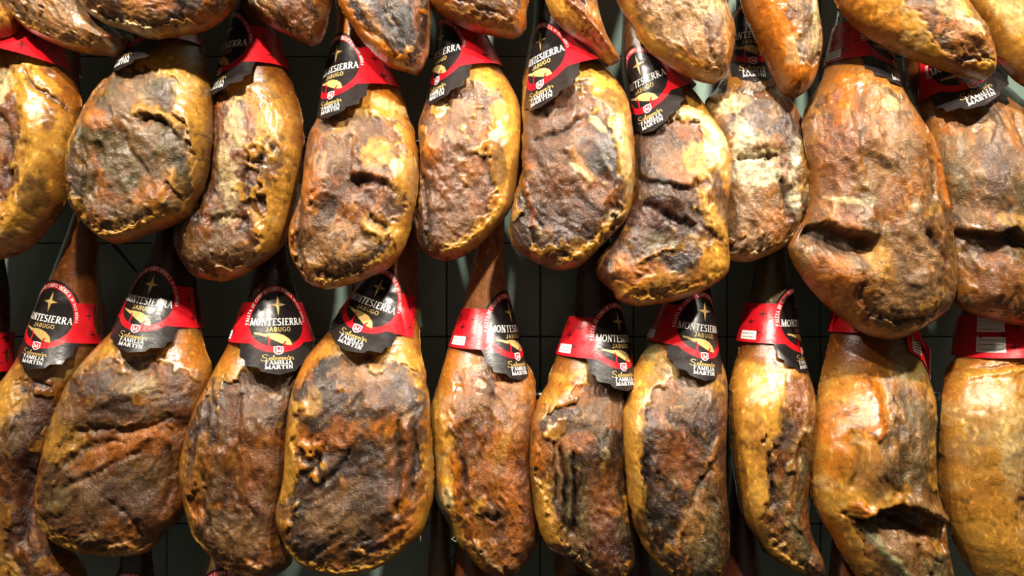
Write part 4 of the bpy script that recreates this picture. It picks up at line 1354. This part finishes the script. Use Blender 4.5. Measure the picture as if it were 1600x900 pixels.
     ('p',110,770,26,22,-20,'V',.7),('r',[(70,800),(95,830),(135,852),(190,860),(235,850)],8,4,'Y'),('p',110,842,40,10,30,'Y',.9),('p',285,740,14,60,10,'N',.7),('c',[(275,680),(280,740),(262,800)],5,5,.5),
     ('p',88,660,10,50,12,'Y',.8),('p',270,820,20,26,40,'N',.6),('c',[(180,760),(220,790),(240,830)],3,3,.4)]),
 dict(row='B', group=LOW, label='long narrow brown ham with grey tail, left of the charcoal patched ham', seed=303, out=0.045, flow=85, sunk=4, yneck=560, neck='D', lab=(496,24),
  L=[(420,240),(414,310),(408,360),(400,410),(384,470),(362,530),(335,580),(305,640),(290,690),(283,731),(290,784),(304,829),(329,860),(360,887),(405,901)],
  R=[(452,240),(450,310),(448,360),(452,410),(470,470),(492,540),(482,577),(466,620),(458,690),(454,745),(446,798),(448,838),(456,872),(440,893),(405,901)],
  meat=[[(345,600),(390,575),(440,560),(500,560),(500,680),(495,780),(475,880),(410,890),(360,870),(330,840),(316,790),(305,720),(310,660)]], lean='BGDN',
  f=[('p',370,550,30,30,-30,'O',.7),('p',400,545,18,30,0,'Y',.6),('p',360,610,20,30,-20,'P',.5),('p',318,690,14,60,5,'P',.7),('p',325,770,12,40,-8,'O',.7),('c',[(340,640),(332,700),(335,770),(345,830)],5,6,.5),
     ('r',[(336,660),(328,720),(330,780)],6,4,'A'),('r',[(366,690),(358,740),(345,790)],8,5,'G'),('p',400,640,40,50,0,'B',.5),('p',400,720,26,60,5,'N',.6),('p',385,830,50,40,10,'G',.9),('b',385,830,50,40,10,4),
     ('p',440,770,22,80,-5,'B',.5),('p',390,690,8,50,0,'O',.4),('c',[(390,600),(385,660),(392,740)],5,4,.4),('r',[(300,815),(332,855),(365,882),(410,896)],6,3,'Y'),('p',300,720,10,70,0,'A',.7),('p',440,600,26,26,0,'T',.4)]),
 dict(row='B', group=LOW, label='big square ham with charcoal black patches and a yellow rim, lower row', seed=304, out=0.07, flow=-40, sunk=4, yneck=535, neck='N', lab=(472,-15),
  L=[(610,240),(605,310),(595,370),(578,430),(553,470),(530,500),(502,531),(472,570),(455,620),(447,687),(444,745),(432,798),(438,829),(458,864),(484,885),(520,895),(542,897)],
  R=[(648,240),(650,310),(654,370),(655,430),(655,490),(657,549),(671,611),(674,678),(678,749),(676,784),(662,829),(640,851),(613,873),(578,891),(542,897)],
  meat=[[(490,570),(530,555),(580,550),(625,565),(655,610),(660,680),(662,760),(645,810),(600,850),(540,872),(480,862),(452,830),(450,790),(480,740),(478,680),(470,620)]], lean='PBKG',
  f=[('p',520,590,34,30,-20,'K',.85),('p',505,610,28,22,0,'P',.7),('p',580,580,46,28,5,'H',.7),('p',600,610,34,20,0,'P',.6),('p',500,620,12,26,0,'Y',.5),('p',480,680,30,26,0,'O',.7),('p',540,670,40,22,-30,'O',.7),
     ('p',610,660,34,18,-10,'O',.75),('p',575,640,30,8,-10,'K',.6),('p',650,630,14,26,0,'K',.6),('p',565,710,50,18,-35,'K',.8),('p',595,745,40,26,20,'P',.8),('p',600,730,30,16,-10,'K',.6),
     ('r',[(642,650),(640,710),(632,780)],6,5,'N'),('c',[(630,640),(628,720),(628,800)],5,6,.7),('c',[(654,640),(652,720),(648,780)],4,5,.6),('p',480,790,16,14,-20,'K',.9),('p',540,790,60,44,-20,'G',.8),
     ('p',590,790,34,30,30,'K',.55),('b',550,800,60,40,-10,6),('p',490,840,20,24,0,'K',.6),('p',550,855,46,12,10,'K',.7),('r',[(440,830),(470,865),(520,882),(580,880),(640,840),(668,790)],9,5,'Y'),
     ('p',458,720,16,70,8,'Y',.85),('p',455,800,18,22,0,'A',.6),('p',650,570,16,30,-20,'Y',.75),('p',480,580,16,30,35,'O',.7),('p',640,820,24,30,30,'O',.7),('c',[(520,680),(500,720),(480,740)],5,5,.5),
     ('c',[(560,690),(540,720),(500,760)],4,5,.5),('c',[(575,600),(555,650),(540,690)],4,4,.6)]),
 dict(row='B', group=LOW, label='slim orange ham with a bare salmon shank and pale fat lump, lower row', seed=305, out=0.025, flow=80, sunk=3, yneck=575, neck='S', lab=(506,56), fat='Y', amber=.9,
  L=[(756,220),(754,300),(750,360),(740,405),(729,455),(714,510),(697,553),(681,611),(670,645),(672,696),(675,749),(683,784),(700,816),(710,842),(733,869),(756,891),(785,901)],
  R=[(790,220),(790,300),(788,360),(787,405),(795,455),(808,510),(820,560),(835,592),(838,625),(834,670),(832,720),(835,770),(842,829),(838,852),(814,888),(804,896),(785,901)],
  meat=[[(728,590),(770,560),(815,580),(850,600),(860,740),(855,860),(810,900),(765,885),(735,830),(722,750),(722,660)]], lean='NOBR',
  f=[('p',720,560,26,34,20,'O',.8),('p',695,630,18,40,20,'A',.7),('p',742,628,28,22,-10,'G',.8),('p',760,580,14,30,0,'P',.5),('b',742,628,26,22,0,4),('p',690,660,14,50,-10,'Y',.8),('p',705,770,16,46,-12,'Y',.9),
     ('b',702,765,16,40,-8,7),('p',702,770,12,20,0,'C',.9),('p',702,800,8,14,0,'R',.7),('p',712,825,10,22,0,'Y',.8),('r',[(712,690),(718,740),(722,800)],5,4,'O'),('c',[(722,650),(726,720),(734,800)],5,5,.5),
     ('p',795,640,30,40,0,'A',.6),('p',780,720,26,60,0,'O',.6),('c',[(770,600),(766,660),(748,720)],4,4,.4),('p',770,790,14,16,0,'G',.7),('c',[(758,790),(772,800),(784,788)],5,6,.7),('p',760,840,20,50,-20,'A',.6),
     ('p',805,800,14,60,0,'O',.7),('r',[(738,830),(760,860),(790,890)],5,4,'T'),('p',828,740,14,110,0,'R',.6),('p',785,690,10,30,20,'Y',.5),('p',800,590,16,20,0,'H',.6)]),
 dict(row='B', group=LOW, label='dark mottled ham with vertical grooves and a red sleeve at its left, lower row', seed=306, out=0.04, flow=88, sunk=4, yneck=575, neck='D', lab=(520,40),
  L=[(908,240),(906,310),(903,370),(901,430),(893,490),(869,556),(853,602),(832,647),(826,700),(827,749),(836,807),(853,851),(882,868),(909,887),(940,905),(960,910)],
  R=[(945,240),(948,310),(952,370),(958,430),(975,500),(988,560),(984,600),(977,656),(977,722),(983,784),(990,840),(990,880),(978,902),(960,910)],
  meat=[[(838,660),(880,625),(930,590),(1000,590),(1000,700),(990,800),(1000,900),(935,905),(890,865),(862,845),(855,760),(845,700)]], lean='BDKV',
  f=[('p',885,570,26,16,-10,'N',.8),('p',890,610,24,22,20,'O',.85),('b',890,605,24,24,0,5),('p',925,640,40,26,0,'G',.75),('b',925,640,36,26,0,5),('p',905,685,24,16,0,'O',.5),('p',935,695,26,16,-10,'D',.7),
     ('p',940,700,8,10,0,'C',.5),('b',940,695,10,12,0,5),('c',[(872,680),(878,740),(880,820)],4,7,.7),('c',[(890,690),(896,760),(888,830)],4,7,.7),('c',[(862,680),(864,730),(872,780)],3,5,.5),('r',[(866,690),(870,730),(874,780)],4,4,'T'),
     ('r',[(884,690),(888,750),(884,810)],4,4,'V'),('p',912,770,14,60,0,'V',.7),('p',840,700,12,40,0,'O',.8),('p',846,780,18,50,-8,'Y',.85),('p',832,760,7,20,0,'D',.7),('p',935,770,22,60,0,'N',.6),
     ('p',900,850,14,30,-45,'H',.8),('p',940,850,20,40,0,'R',.7),('c',[(860,848),(880,862),(910,880)],4,4,.5),('r',[(855,850),(880,858),(900,850)],5,4,'C'),('r',[(912,868),(935,895)],4,3,'C'),('p',870,650,26,16,-20,'D',.5)]),
 dict(row='B', group=LOW, label='ham with a yellow left flank around a dark bluish face, lower row right of centre', seed=307, out=0.06, flow=75, sunk=4, yneck=560, neck='D', lab=(503,24),
  L=[(1062,240),(1060,310),(1056,370),(1050,430),(1034,485),(1016,525),(1002,553),(984,593),(973,656),(974,722),(981,784),(997,838),(1019,873),(1045,898),(1085,915)],
  R=[(1096,240),(1099,310),(1102,370),(1106,430),(1115,490),(1122,548),(1134,589),(1135,640),(1133,700),(1134,767),(1139,820),(1136,873),(1120,905),(1085,915)],
  meat=[[(1015,620),(1050,590),(1090,580),(1150,580),(1150,700),(1150,800),(1150,900),(1080,910),(1040,885),(1015,850),(1002,790),(1000,710),(1006,665)]], lean='BDKV',
  f=[('p',1010,550,22,16,-30,'L',.7),('p',1050,575,40,16,10,'L',.6),('p',1015,610,24,34,0,'H',.6),('p',1080,610,40,34,0,'G',.6),('p',1085,625,22,20,0,'D',.5),('p',990,640,14,60,8,'Y',.8),('p',985,730,10,60,-5,'Y',.9),
     ('b',986,720,10,70,0,4),('p',1010,725,10,70,3,'K',.75),('r',[(1018,690),(1012,740),(1014,790)],5,4,'P'),('p',1050,700,34,40,20,'N',.7),('r',[(1118,670),(1100,710),(1085,740)],6,4,'A'),
     ('p',1040,790,26,22,-30,'K',.8),('c',[(1110,700),(1080,750),(1064,790)],4,5,.7),('p',1000,810,10,24,0,'K',.75),('p',1090,810,34,60,10,'V',.75),('p',1075,800,20,40,20,'A',.6),('p',1120,740,10,100,-3,'R',.7),
     ('r',[(1000,840),(1025,872),(1060,902)],7,3,'Y'),('p',1040,860,18,30,-30,'K',.5),('r',[(1062,800),(1050,830),(1046,860)],4,3,'A'),('p',1120,590,14,30,0,'A',.5),('c',[(1000,690),(1004,750),(1010,800),(1030,860)],4,5,.6)]),
 dict(row='B', group=LOW, label='bottle shaped pale yellow ham with a dark brown neck and pointed tip', seed=308, out=0.035, flow=78, sunk=3, yneck=562, neck='V', lab=(498,58,'P',1.0,4.0), fat='Y', amber=.35,
  L=[(1186,240),(1184,310),(1182,370),(1180,420),(1168,470),(1158,520),(1154,550),(1144,580),(1139,633),(1142,700),(1147,749),(1158,802),(1184,847),(1207,873),(1238,891),(1265,900)],
  R=[(1222,240),(1225,310),(1228,370),(1230,420),(1238,480),(1248,540),(1262,585),(1271,620),(1270,678),(1265,731),(1260,784),(1265,829),(1277,856),(1286,880),(1282,895),(1265,900)],
  meat=[[(1218,610),(1240,560),(1280,580),(1285,680),(1275,740),(1272,800),(1282,850),(1295,895),(1255,892),(1215,870),(1192,842),(1196,790),(1194,720),(1192,690),(1205,660)]], lean='NVBA',
  f=[('p',1178,540,26,26,0,'N',.95),('p',1195,560,16,20,0,'B',.7),('p',1180,610,30,40,0,'Y',.9),('p',1195,600,12,26,20,'C',.7),('b',1185,620,34,60,0,4),('p',1235,610,18,44,0,'N',.8),('p',1212,650,12,26,-10,'D',.6),
     ('p',1205,685,16,14,0,'P',.85),('p',1192,730,9,44,-5,'P',.8),('c',[(1186,695),(1192,740),(1194,790)],5,6,.6),('p',1165,760,18,50,-10,'Y',.9),('p',1150,740,7,40,0,'N',.6),('b',1168,770,16,50,-10,4),('p',1230,740,20,60,5,'V',.7),
     ('p',1232,715,8,14,0,'C',.6),('r',[(1248,600),(1240,660),(1225,740),(1215,800)],5,3,'A'),('p',1215,840,30,30,30,'V',.6),('r',[(1190,840),(1215,866),(1250,888)],6,3,'Y'),('p',1270,885,14,10,0,'D',.8),('p',1255,820,10,40,-15,'N',.7),
     ('c',[(1238,680),(1230,720),(1222,770)],4,4,.5),('p',1250,665,10,6,0,'C',.7)]),
 dict(row='B', group=LOW, label='smooth shiny amber ham with a deep slanting hollow near its foot, lower right', seed=309, out=0.05, flow=85, sunk=1, yneck=588, neck='N', lab=(480,176,'P',1.0,4.5,[],40), fat='Y', amber=.65, thick=56, rim=74,
  L=[(1335,260),(1332,330),(1326,400),(1312,460),(1300,515),(1288,565),(1278,611),(1269,678),(1265,749),(1273,793),(1296,833),(1318,869),(1342,905),(1370,940),(1415,962)],
  R=[(1385,260),(1388,330),(1398,400),(1418,470),(1434,540),(1447,590),(1458,630),(1457,700),(1462,767),(1472,802),(1476,850),(1486,905),(1470,945),(1415,962)],
  meat=[[(1370,580),(1420,575),(1446,620),(1450,700),(1455,770),(1462,800),(1430,780),(1390,765),(1365,740),(1352,670)],[(1330,800),(1400,800),(1460,850),(1470,910),(1360,910)]], lean='VATT',
  f=[('p',1330,620,34,60,0,'O',.7),('p',1290,680,16,80,3,'O',.7),('b',1325,620,30,60,-5,7),('r',[(1320,580),(1340,620),(1345,680)],9,6,'O'),('p',1400,565,40,26,20,'L',.7),('p',1400,680,34,70,-5,'V',.7),
     ('c',[(1312,660),(1318,710),(1306,760)],6,6,.4),('b',1345,720,26,50,10,8),('p',1345,720,30,50,10,'T',.6),('r',[(1308,770),(1330,785),(1345,786)],9,8,'O'),('c',[(1372,640),(1385,690),(1390,740)],8,5,.25),('p',1415,690,10,40,-10,'H',.6),
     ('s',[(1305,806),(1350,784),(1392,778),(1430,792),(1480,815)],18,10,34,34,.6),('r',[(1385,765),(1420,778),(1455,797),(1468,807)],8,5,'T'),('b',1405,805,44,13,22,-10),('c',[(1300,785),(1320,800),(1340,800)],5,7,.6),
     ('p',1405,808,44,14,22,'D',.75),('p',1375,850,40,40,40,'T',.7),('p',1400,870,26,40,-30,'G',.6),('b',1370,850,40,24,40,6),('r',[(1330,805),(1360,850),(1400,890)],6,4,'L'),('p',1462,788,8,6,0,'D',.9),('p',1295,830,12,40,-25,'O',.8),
     ('p',1460,850,10,30,0,'N',.8),('c',[(1410,830),(1420,870),(1440,900)],6,6,.4),('p',1440,870,24,30,0,'L',.4)]),
 dict(row='B', group=LOW, label='smooth yellow ham with stepped rind and two printed stickers at lower right', seed=310, out=0.045, flow=85, sunk=1, yneck=545, neck='O', lab=(515,52,'P',1.05,2.0,[(-100,13,36,24,4),(-100,-17,36,22,3)]), fat='Y', amber=.35, thick=56, rim=78,
  L=[(1530,260),(1525,330),(1518,400),(1508,460),(1500,520),(1496,555),(1477,585),(1470,669),(1467,749),(1478,807),(1496,856),(1518,896),(1550,935),(1590,955)],
  R=[(1575,260),(1585,330),(1597,400),(1612,460),(1625,520),(1640,580),(1665,640),(1680,720),(1685,800),(1675,870),(1640,930),(1590,955)],
  meat=[[(1590,600),(1660,620),(1670,760),(1610,760),(1575,745),(1565,735),(1585,680)]], lean='HTGP',
  f=[('p',1535,560,46,18,-5,'O',.75),('r',[(1478,588),(1510,580),(1560,572),(1588,570)],4,5,'Y'),('c',[(1478,580),(1510,572),(1560,564),(1588,560)],3,4,.4),('p',1520,640,44,50,0,'C',.45),('p',1500,620,22,40,0,'A',.5),
     ('p',1545,700,24,60,0,'C',.55),('b',1540,660,40,90,0,7),('p',1495,700,26,30,0,'T',.6),('p',1500,740,34,30,0,'A',.5),('p',1560,765,14,12,0,'G',.8),('c',[(1550,772),(1562,768),(1572,774)],3,3,.7),
     ('c',[(1580,790),(1592,785),(1604,792)],8,9,.85),('p',1575,770,20,20,0,'A',.6),('p',1520,850,44,60,-20,'Y',.9),('b',1530,840,44,60,-15,6),('p',1568,886,8,6,0,'D',.7),('r',[(1575,740),(1580,790),(1595,850)],6,4,'A'),('p',1598,700,14,40,0,'W',.4)]),
]
# ---------------- row below: only shanks and label tops reach into the picture
def below(cx, w, lean, label, seed, lab=None, neck='N', out=0.0, top=648):
    k = lambda y: cx + lean * (y - top) / 260.0
    return dict(row='F', group=FLO, label=label, seed=seed, out=out, flow=80, neck=neck, yneck=1000, lab=lab, thick=46,
        L=[(k(top)-w*.75, top), (k(720)-w*.8, 720), (k(800)-w, 800), (k(880)-w*1.15, 880), (k(950)-w*1.8, 950), (k(1010)-w*2.1, 1010), (k(1100)-w*2.3, 1100), (k(1180)-w*2.2, 1180), (k(1240)-w*1.5, 1240), (k(1262), 1262)],
        R=[(k(top)+w*.75, top), (k(720)+w*.8, 720), (k(800)+w, 800), (k(880)+w*1.15, 880), (k(950)+w*1.8, 950), (k(1010)+w*2.1, 1010), (k(1100)+w*2.3, 1100), (k(1180)+w*2.2, 1180), (k(1240)+w*1.5, 1240), (k(1262), 1262)],
        meat=[], f=[])
HAMS += [
 below(212, 22, 0, 'shank in shadow with a label top, below the broad grey mottled ham', 401, (935, 0), 'D'),
 below(352, 20, -6, 'pinkish shank with a red label edge, below the long narrow brown ham', 402, (932, 20), 'H'),
 below(688, 16, -2, 'dull grey shank in the gap right of the charcoal patched ham', 403, None, 'G', -0.005),
 below(735, 24, 2, 'reddish shank with a green cord, below the slim orange ham', 404, None, 'N', 0.01),
 below(892, 24, 2, 'shank with a red label top, below the ham with vertical grooves', 405, (940, 5), 'N'),
 below(985, 22, 6, 'dark shank in the gap left of the yellow flanked ham', 406, None, 'R', -0.005),
 below(1160, 22, 0, 'dark shank in the gap left of the bottle shaped ham', 407, None, 'R', -0.005),
 below(1318, 18, 0, 'shank just showing between the bottle shaped ham and the smooth amber ham', 408, None, 'N'),
]
for d in HAMS:
    if d['row'] == 'F':
        h, r = build_ham(d, (44, 14, 60))
    elif d['row'] == 'T':
        h, r = build_ham(d, (112, 16, 150))
    else:
        h, r = build_ham(d)
    d['root'] = r
    d['ham'] = h

# ------------------------------------------------------------------ rails, small loose things
def rail(row, x0, x1, label):
    z = RAIL_Z[row]
    k = (D_CAM - RAIL_D) / F_PX
    a, b = (x0 - 800) * k, (x1 - 800) * k
    root = bpy.data.objects.new('hanging_rail', None)
    COL.objects.link(root)
    root.location = ((a + b) / 2, 0, z)
    L = (b - a) / 2
    root['label'] = label
    root['category'] = 'rail'
    root['group'] = 'steel hanging rails'
    r = 0.0115
    link('rail_tube', tube_data('rail_tube', [(-L, -RAIL_D, 0), (-L + 0.002, -RAIL_D, 0), (-L + 0.004, -RAIL_D, 0), (L - 0.006, -RAIL_D, 0), (L - 0.003, -RAIL_D, 0), (L, -RAIL_D, 0)],
         [r * .7, r * .92, r, r, r * .92, r * .7], 24), root, M_STEEL)
    for s in (-0.8, 0.8):
        link('wall_bracket', tube_data('wall_bracket', [(s * L, 0.002, 0), (s * L, -0.004, 0), (s * L, -0.0041, 0), (s * L, -RAIL_D, 0)], [0.016, 0.016, 0.006, 0.006], 16), root, M_STEEL)
rail('T', -100, 1700, 'steel rail above the frame carrying the top row of hams')
rail('M', -100, 1700, 'steel rail above the frame carrying the middle row of hams')
rail('B', -80, 1640, 'steel rail hidden behind the middle row, carrying the lower row of hams')
rail('F', 150, 655, 'steel rail hidden behind the big square ham in the lower row')
rail('F', 690, 1125, 'steel rail hidden behind the slim orange ham in the lower row')
rail('F', 1146, 1200, 'short steel rail behind the bottle shaped ham')
rail('F', 1285, 1467, 'steel rail whose shiny end shows beside the smooth amber ham')


def tag(o, label, cat, group=None):
    o['label'] = label
    o['category'] = cat
    if group:
        o['group'] = group
    return o


def P3(x, y, dep):
    k = (D_CAM - dep) / F_PX
    return np.array([(x - 800) * k, -dep, Z_CAM - (y - 450) * k])
# black stick leaning out behind the wide grey faced ham
st = np.array([P3(172, 372, 0.10), P3(178, 383, 0.10), P3(196, 404, 0.085), P3(214, 425, 0.07)])
o = link('black_cord_end', tube_data('black_cord_end', st - st[0], [0.0035, 0.0038, 0.0032, 0.0022], 8), None, M_CORD, st[0])
tag(o, 'thin black cord end poking down below the wide grey faced ham', 'cord')
# green cord looped round the reddish shank
base = P3(707, 862, 0.15)
pts = []
for t in np.linspace(-1.1, 1.5, 14):
    pts.append(P3(700 + 12 * math.cos(t), 860 + 14 * math.sin(t), 0.152 + 0.006 * math.cos(t)))
pts = np.array(pts)
o = link('green_cord', tube_data('green_cord', pts - base, 0.0018, 8), None, M_GREEN, base)
tag(o, 'green cord loop on the reddish shank below the slim orange ham', 'cord')
# thin dark wire beside the rail end
w = np.array([P3(1468, 583, 0.09), P3(1469.5, 596, 0.09), P3(1470, 606, 0.088), P3(1466, 612, 0.086), P3(1464, 619, 0.08)])
o = link('wire_hook', tube_data('wire_hook', w - w[-1], 0.0012, 8), None, M_STEEL, w[-1])
tag(o, 'thin wire hook standing up from the shiny rail end', 'hook')
# frayed bits of white string at the foot of two hams
def fray(pl, label):
    q = np.array([P3(*p) for p in pl])
    o = link('string_end', tube_data('string_end', q - q[0], [0.0012] * (len(q) - 1) + [0.0007], 6), None, M_WHITE, q[0])
    tag(o, label, 'string', 'frayed string ends')
fray([(655, 832, 0.23), (657, 838, 0.235), (657, 847, 0.237)], 'short white string end at the foot of the charcoal patched ham')
fray([(714, 834, 0.225), (710, 839, 0.235), (706, 842, 0.24), (711, 846, 0.24), (717, 846, 0.235)], 'curled white string end at the foot of the slim orange ham')

# loose end of the label sticking out at the right shoulder of the smooth amber ham, with a bar code
dd9 = [d for d in HAMS if d['seed'] == 309][0]
h9, r9 = dd9['ham'], dd9['root']


def flap_point(s, t, lift):
    top = np.array([np.interp(s, [0, .5, 1], [1388, 1424, 1450]), np.interp(s, [0, .5, 1], [517, 513, 546])])
    bot = np.array([np.interp(s, [0, .5, 1], [1392, 1422, 1449]), np.interp(s, [0, .5, 1], [543, 560, 592])])
    p = bot + (top - bot) * t
    x, y = np.array([p[0]]), np.array([p[1]])
    bd, _ = body_depth(h9, x, y)
    k = (D_CAM - h9.dc(y)) / F_PX
    return plane(h9, x, y, np.maximum(bd, 6) * k + 0.004 + lift)[0] - np.array(r9.location)


def flap(name, s0, s1, t0, t1, lift, mat, parent, n=10):
    co = [flap_point(s0 + (s1 - s0) * i / n, t0 + (t1 - t0) * j / 4, l) for l in (lift, lift - 0.0005) for i in range(n + 1) for j in range(5)]
    q = [(i * 5 + j, i * 5 + j + 1, i * 5 + j + 6, i * 5 + j + 5) for i in range(n) for j in range(4)]
    m = (n + 1) * 5
    q += [tuple(m + v for v in f[::-1]) for f in q]
    return link(name, make_mesh(name, co, q), parent, mat)


fl9 = flap('loose_label_end', 0, 1, 0, 1, 0, M_RED, r9)
fl9['label'] = 'loose red label end with a bar code sticker'
st9 = flap('barcode_sticker', .16, .46, .12, .92, 0.0006, M_WHITE, fl9, 4)
flap('white_edge', .96, 1.0, .0, 1.0, 0.0006, M_PAPER, fl9, 2)
for i in range(7):
    flap('barcode_bar', .19, .43, .2 + .095 * i, .2 + .095 * i + (.05 if i % 3 else .03), 0.0011, M_INK, fl9, 2)
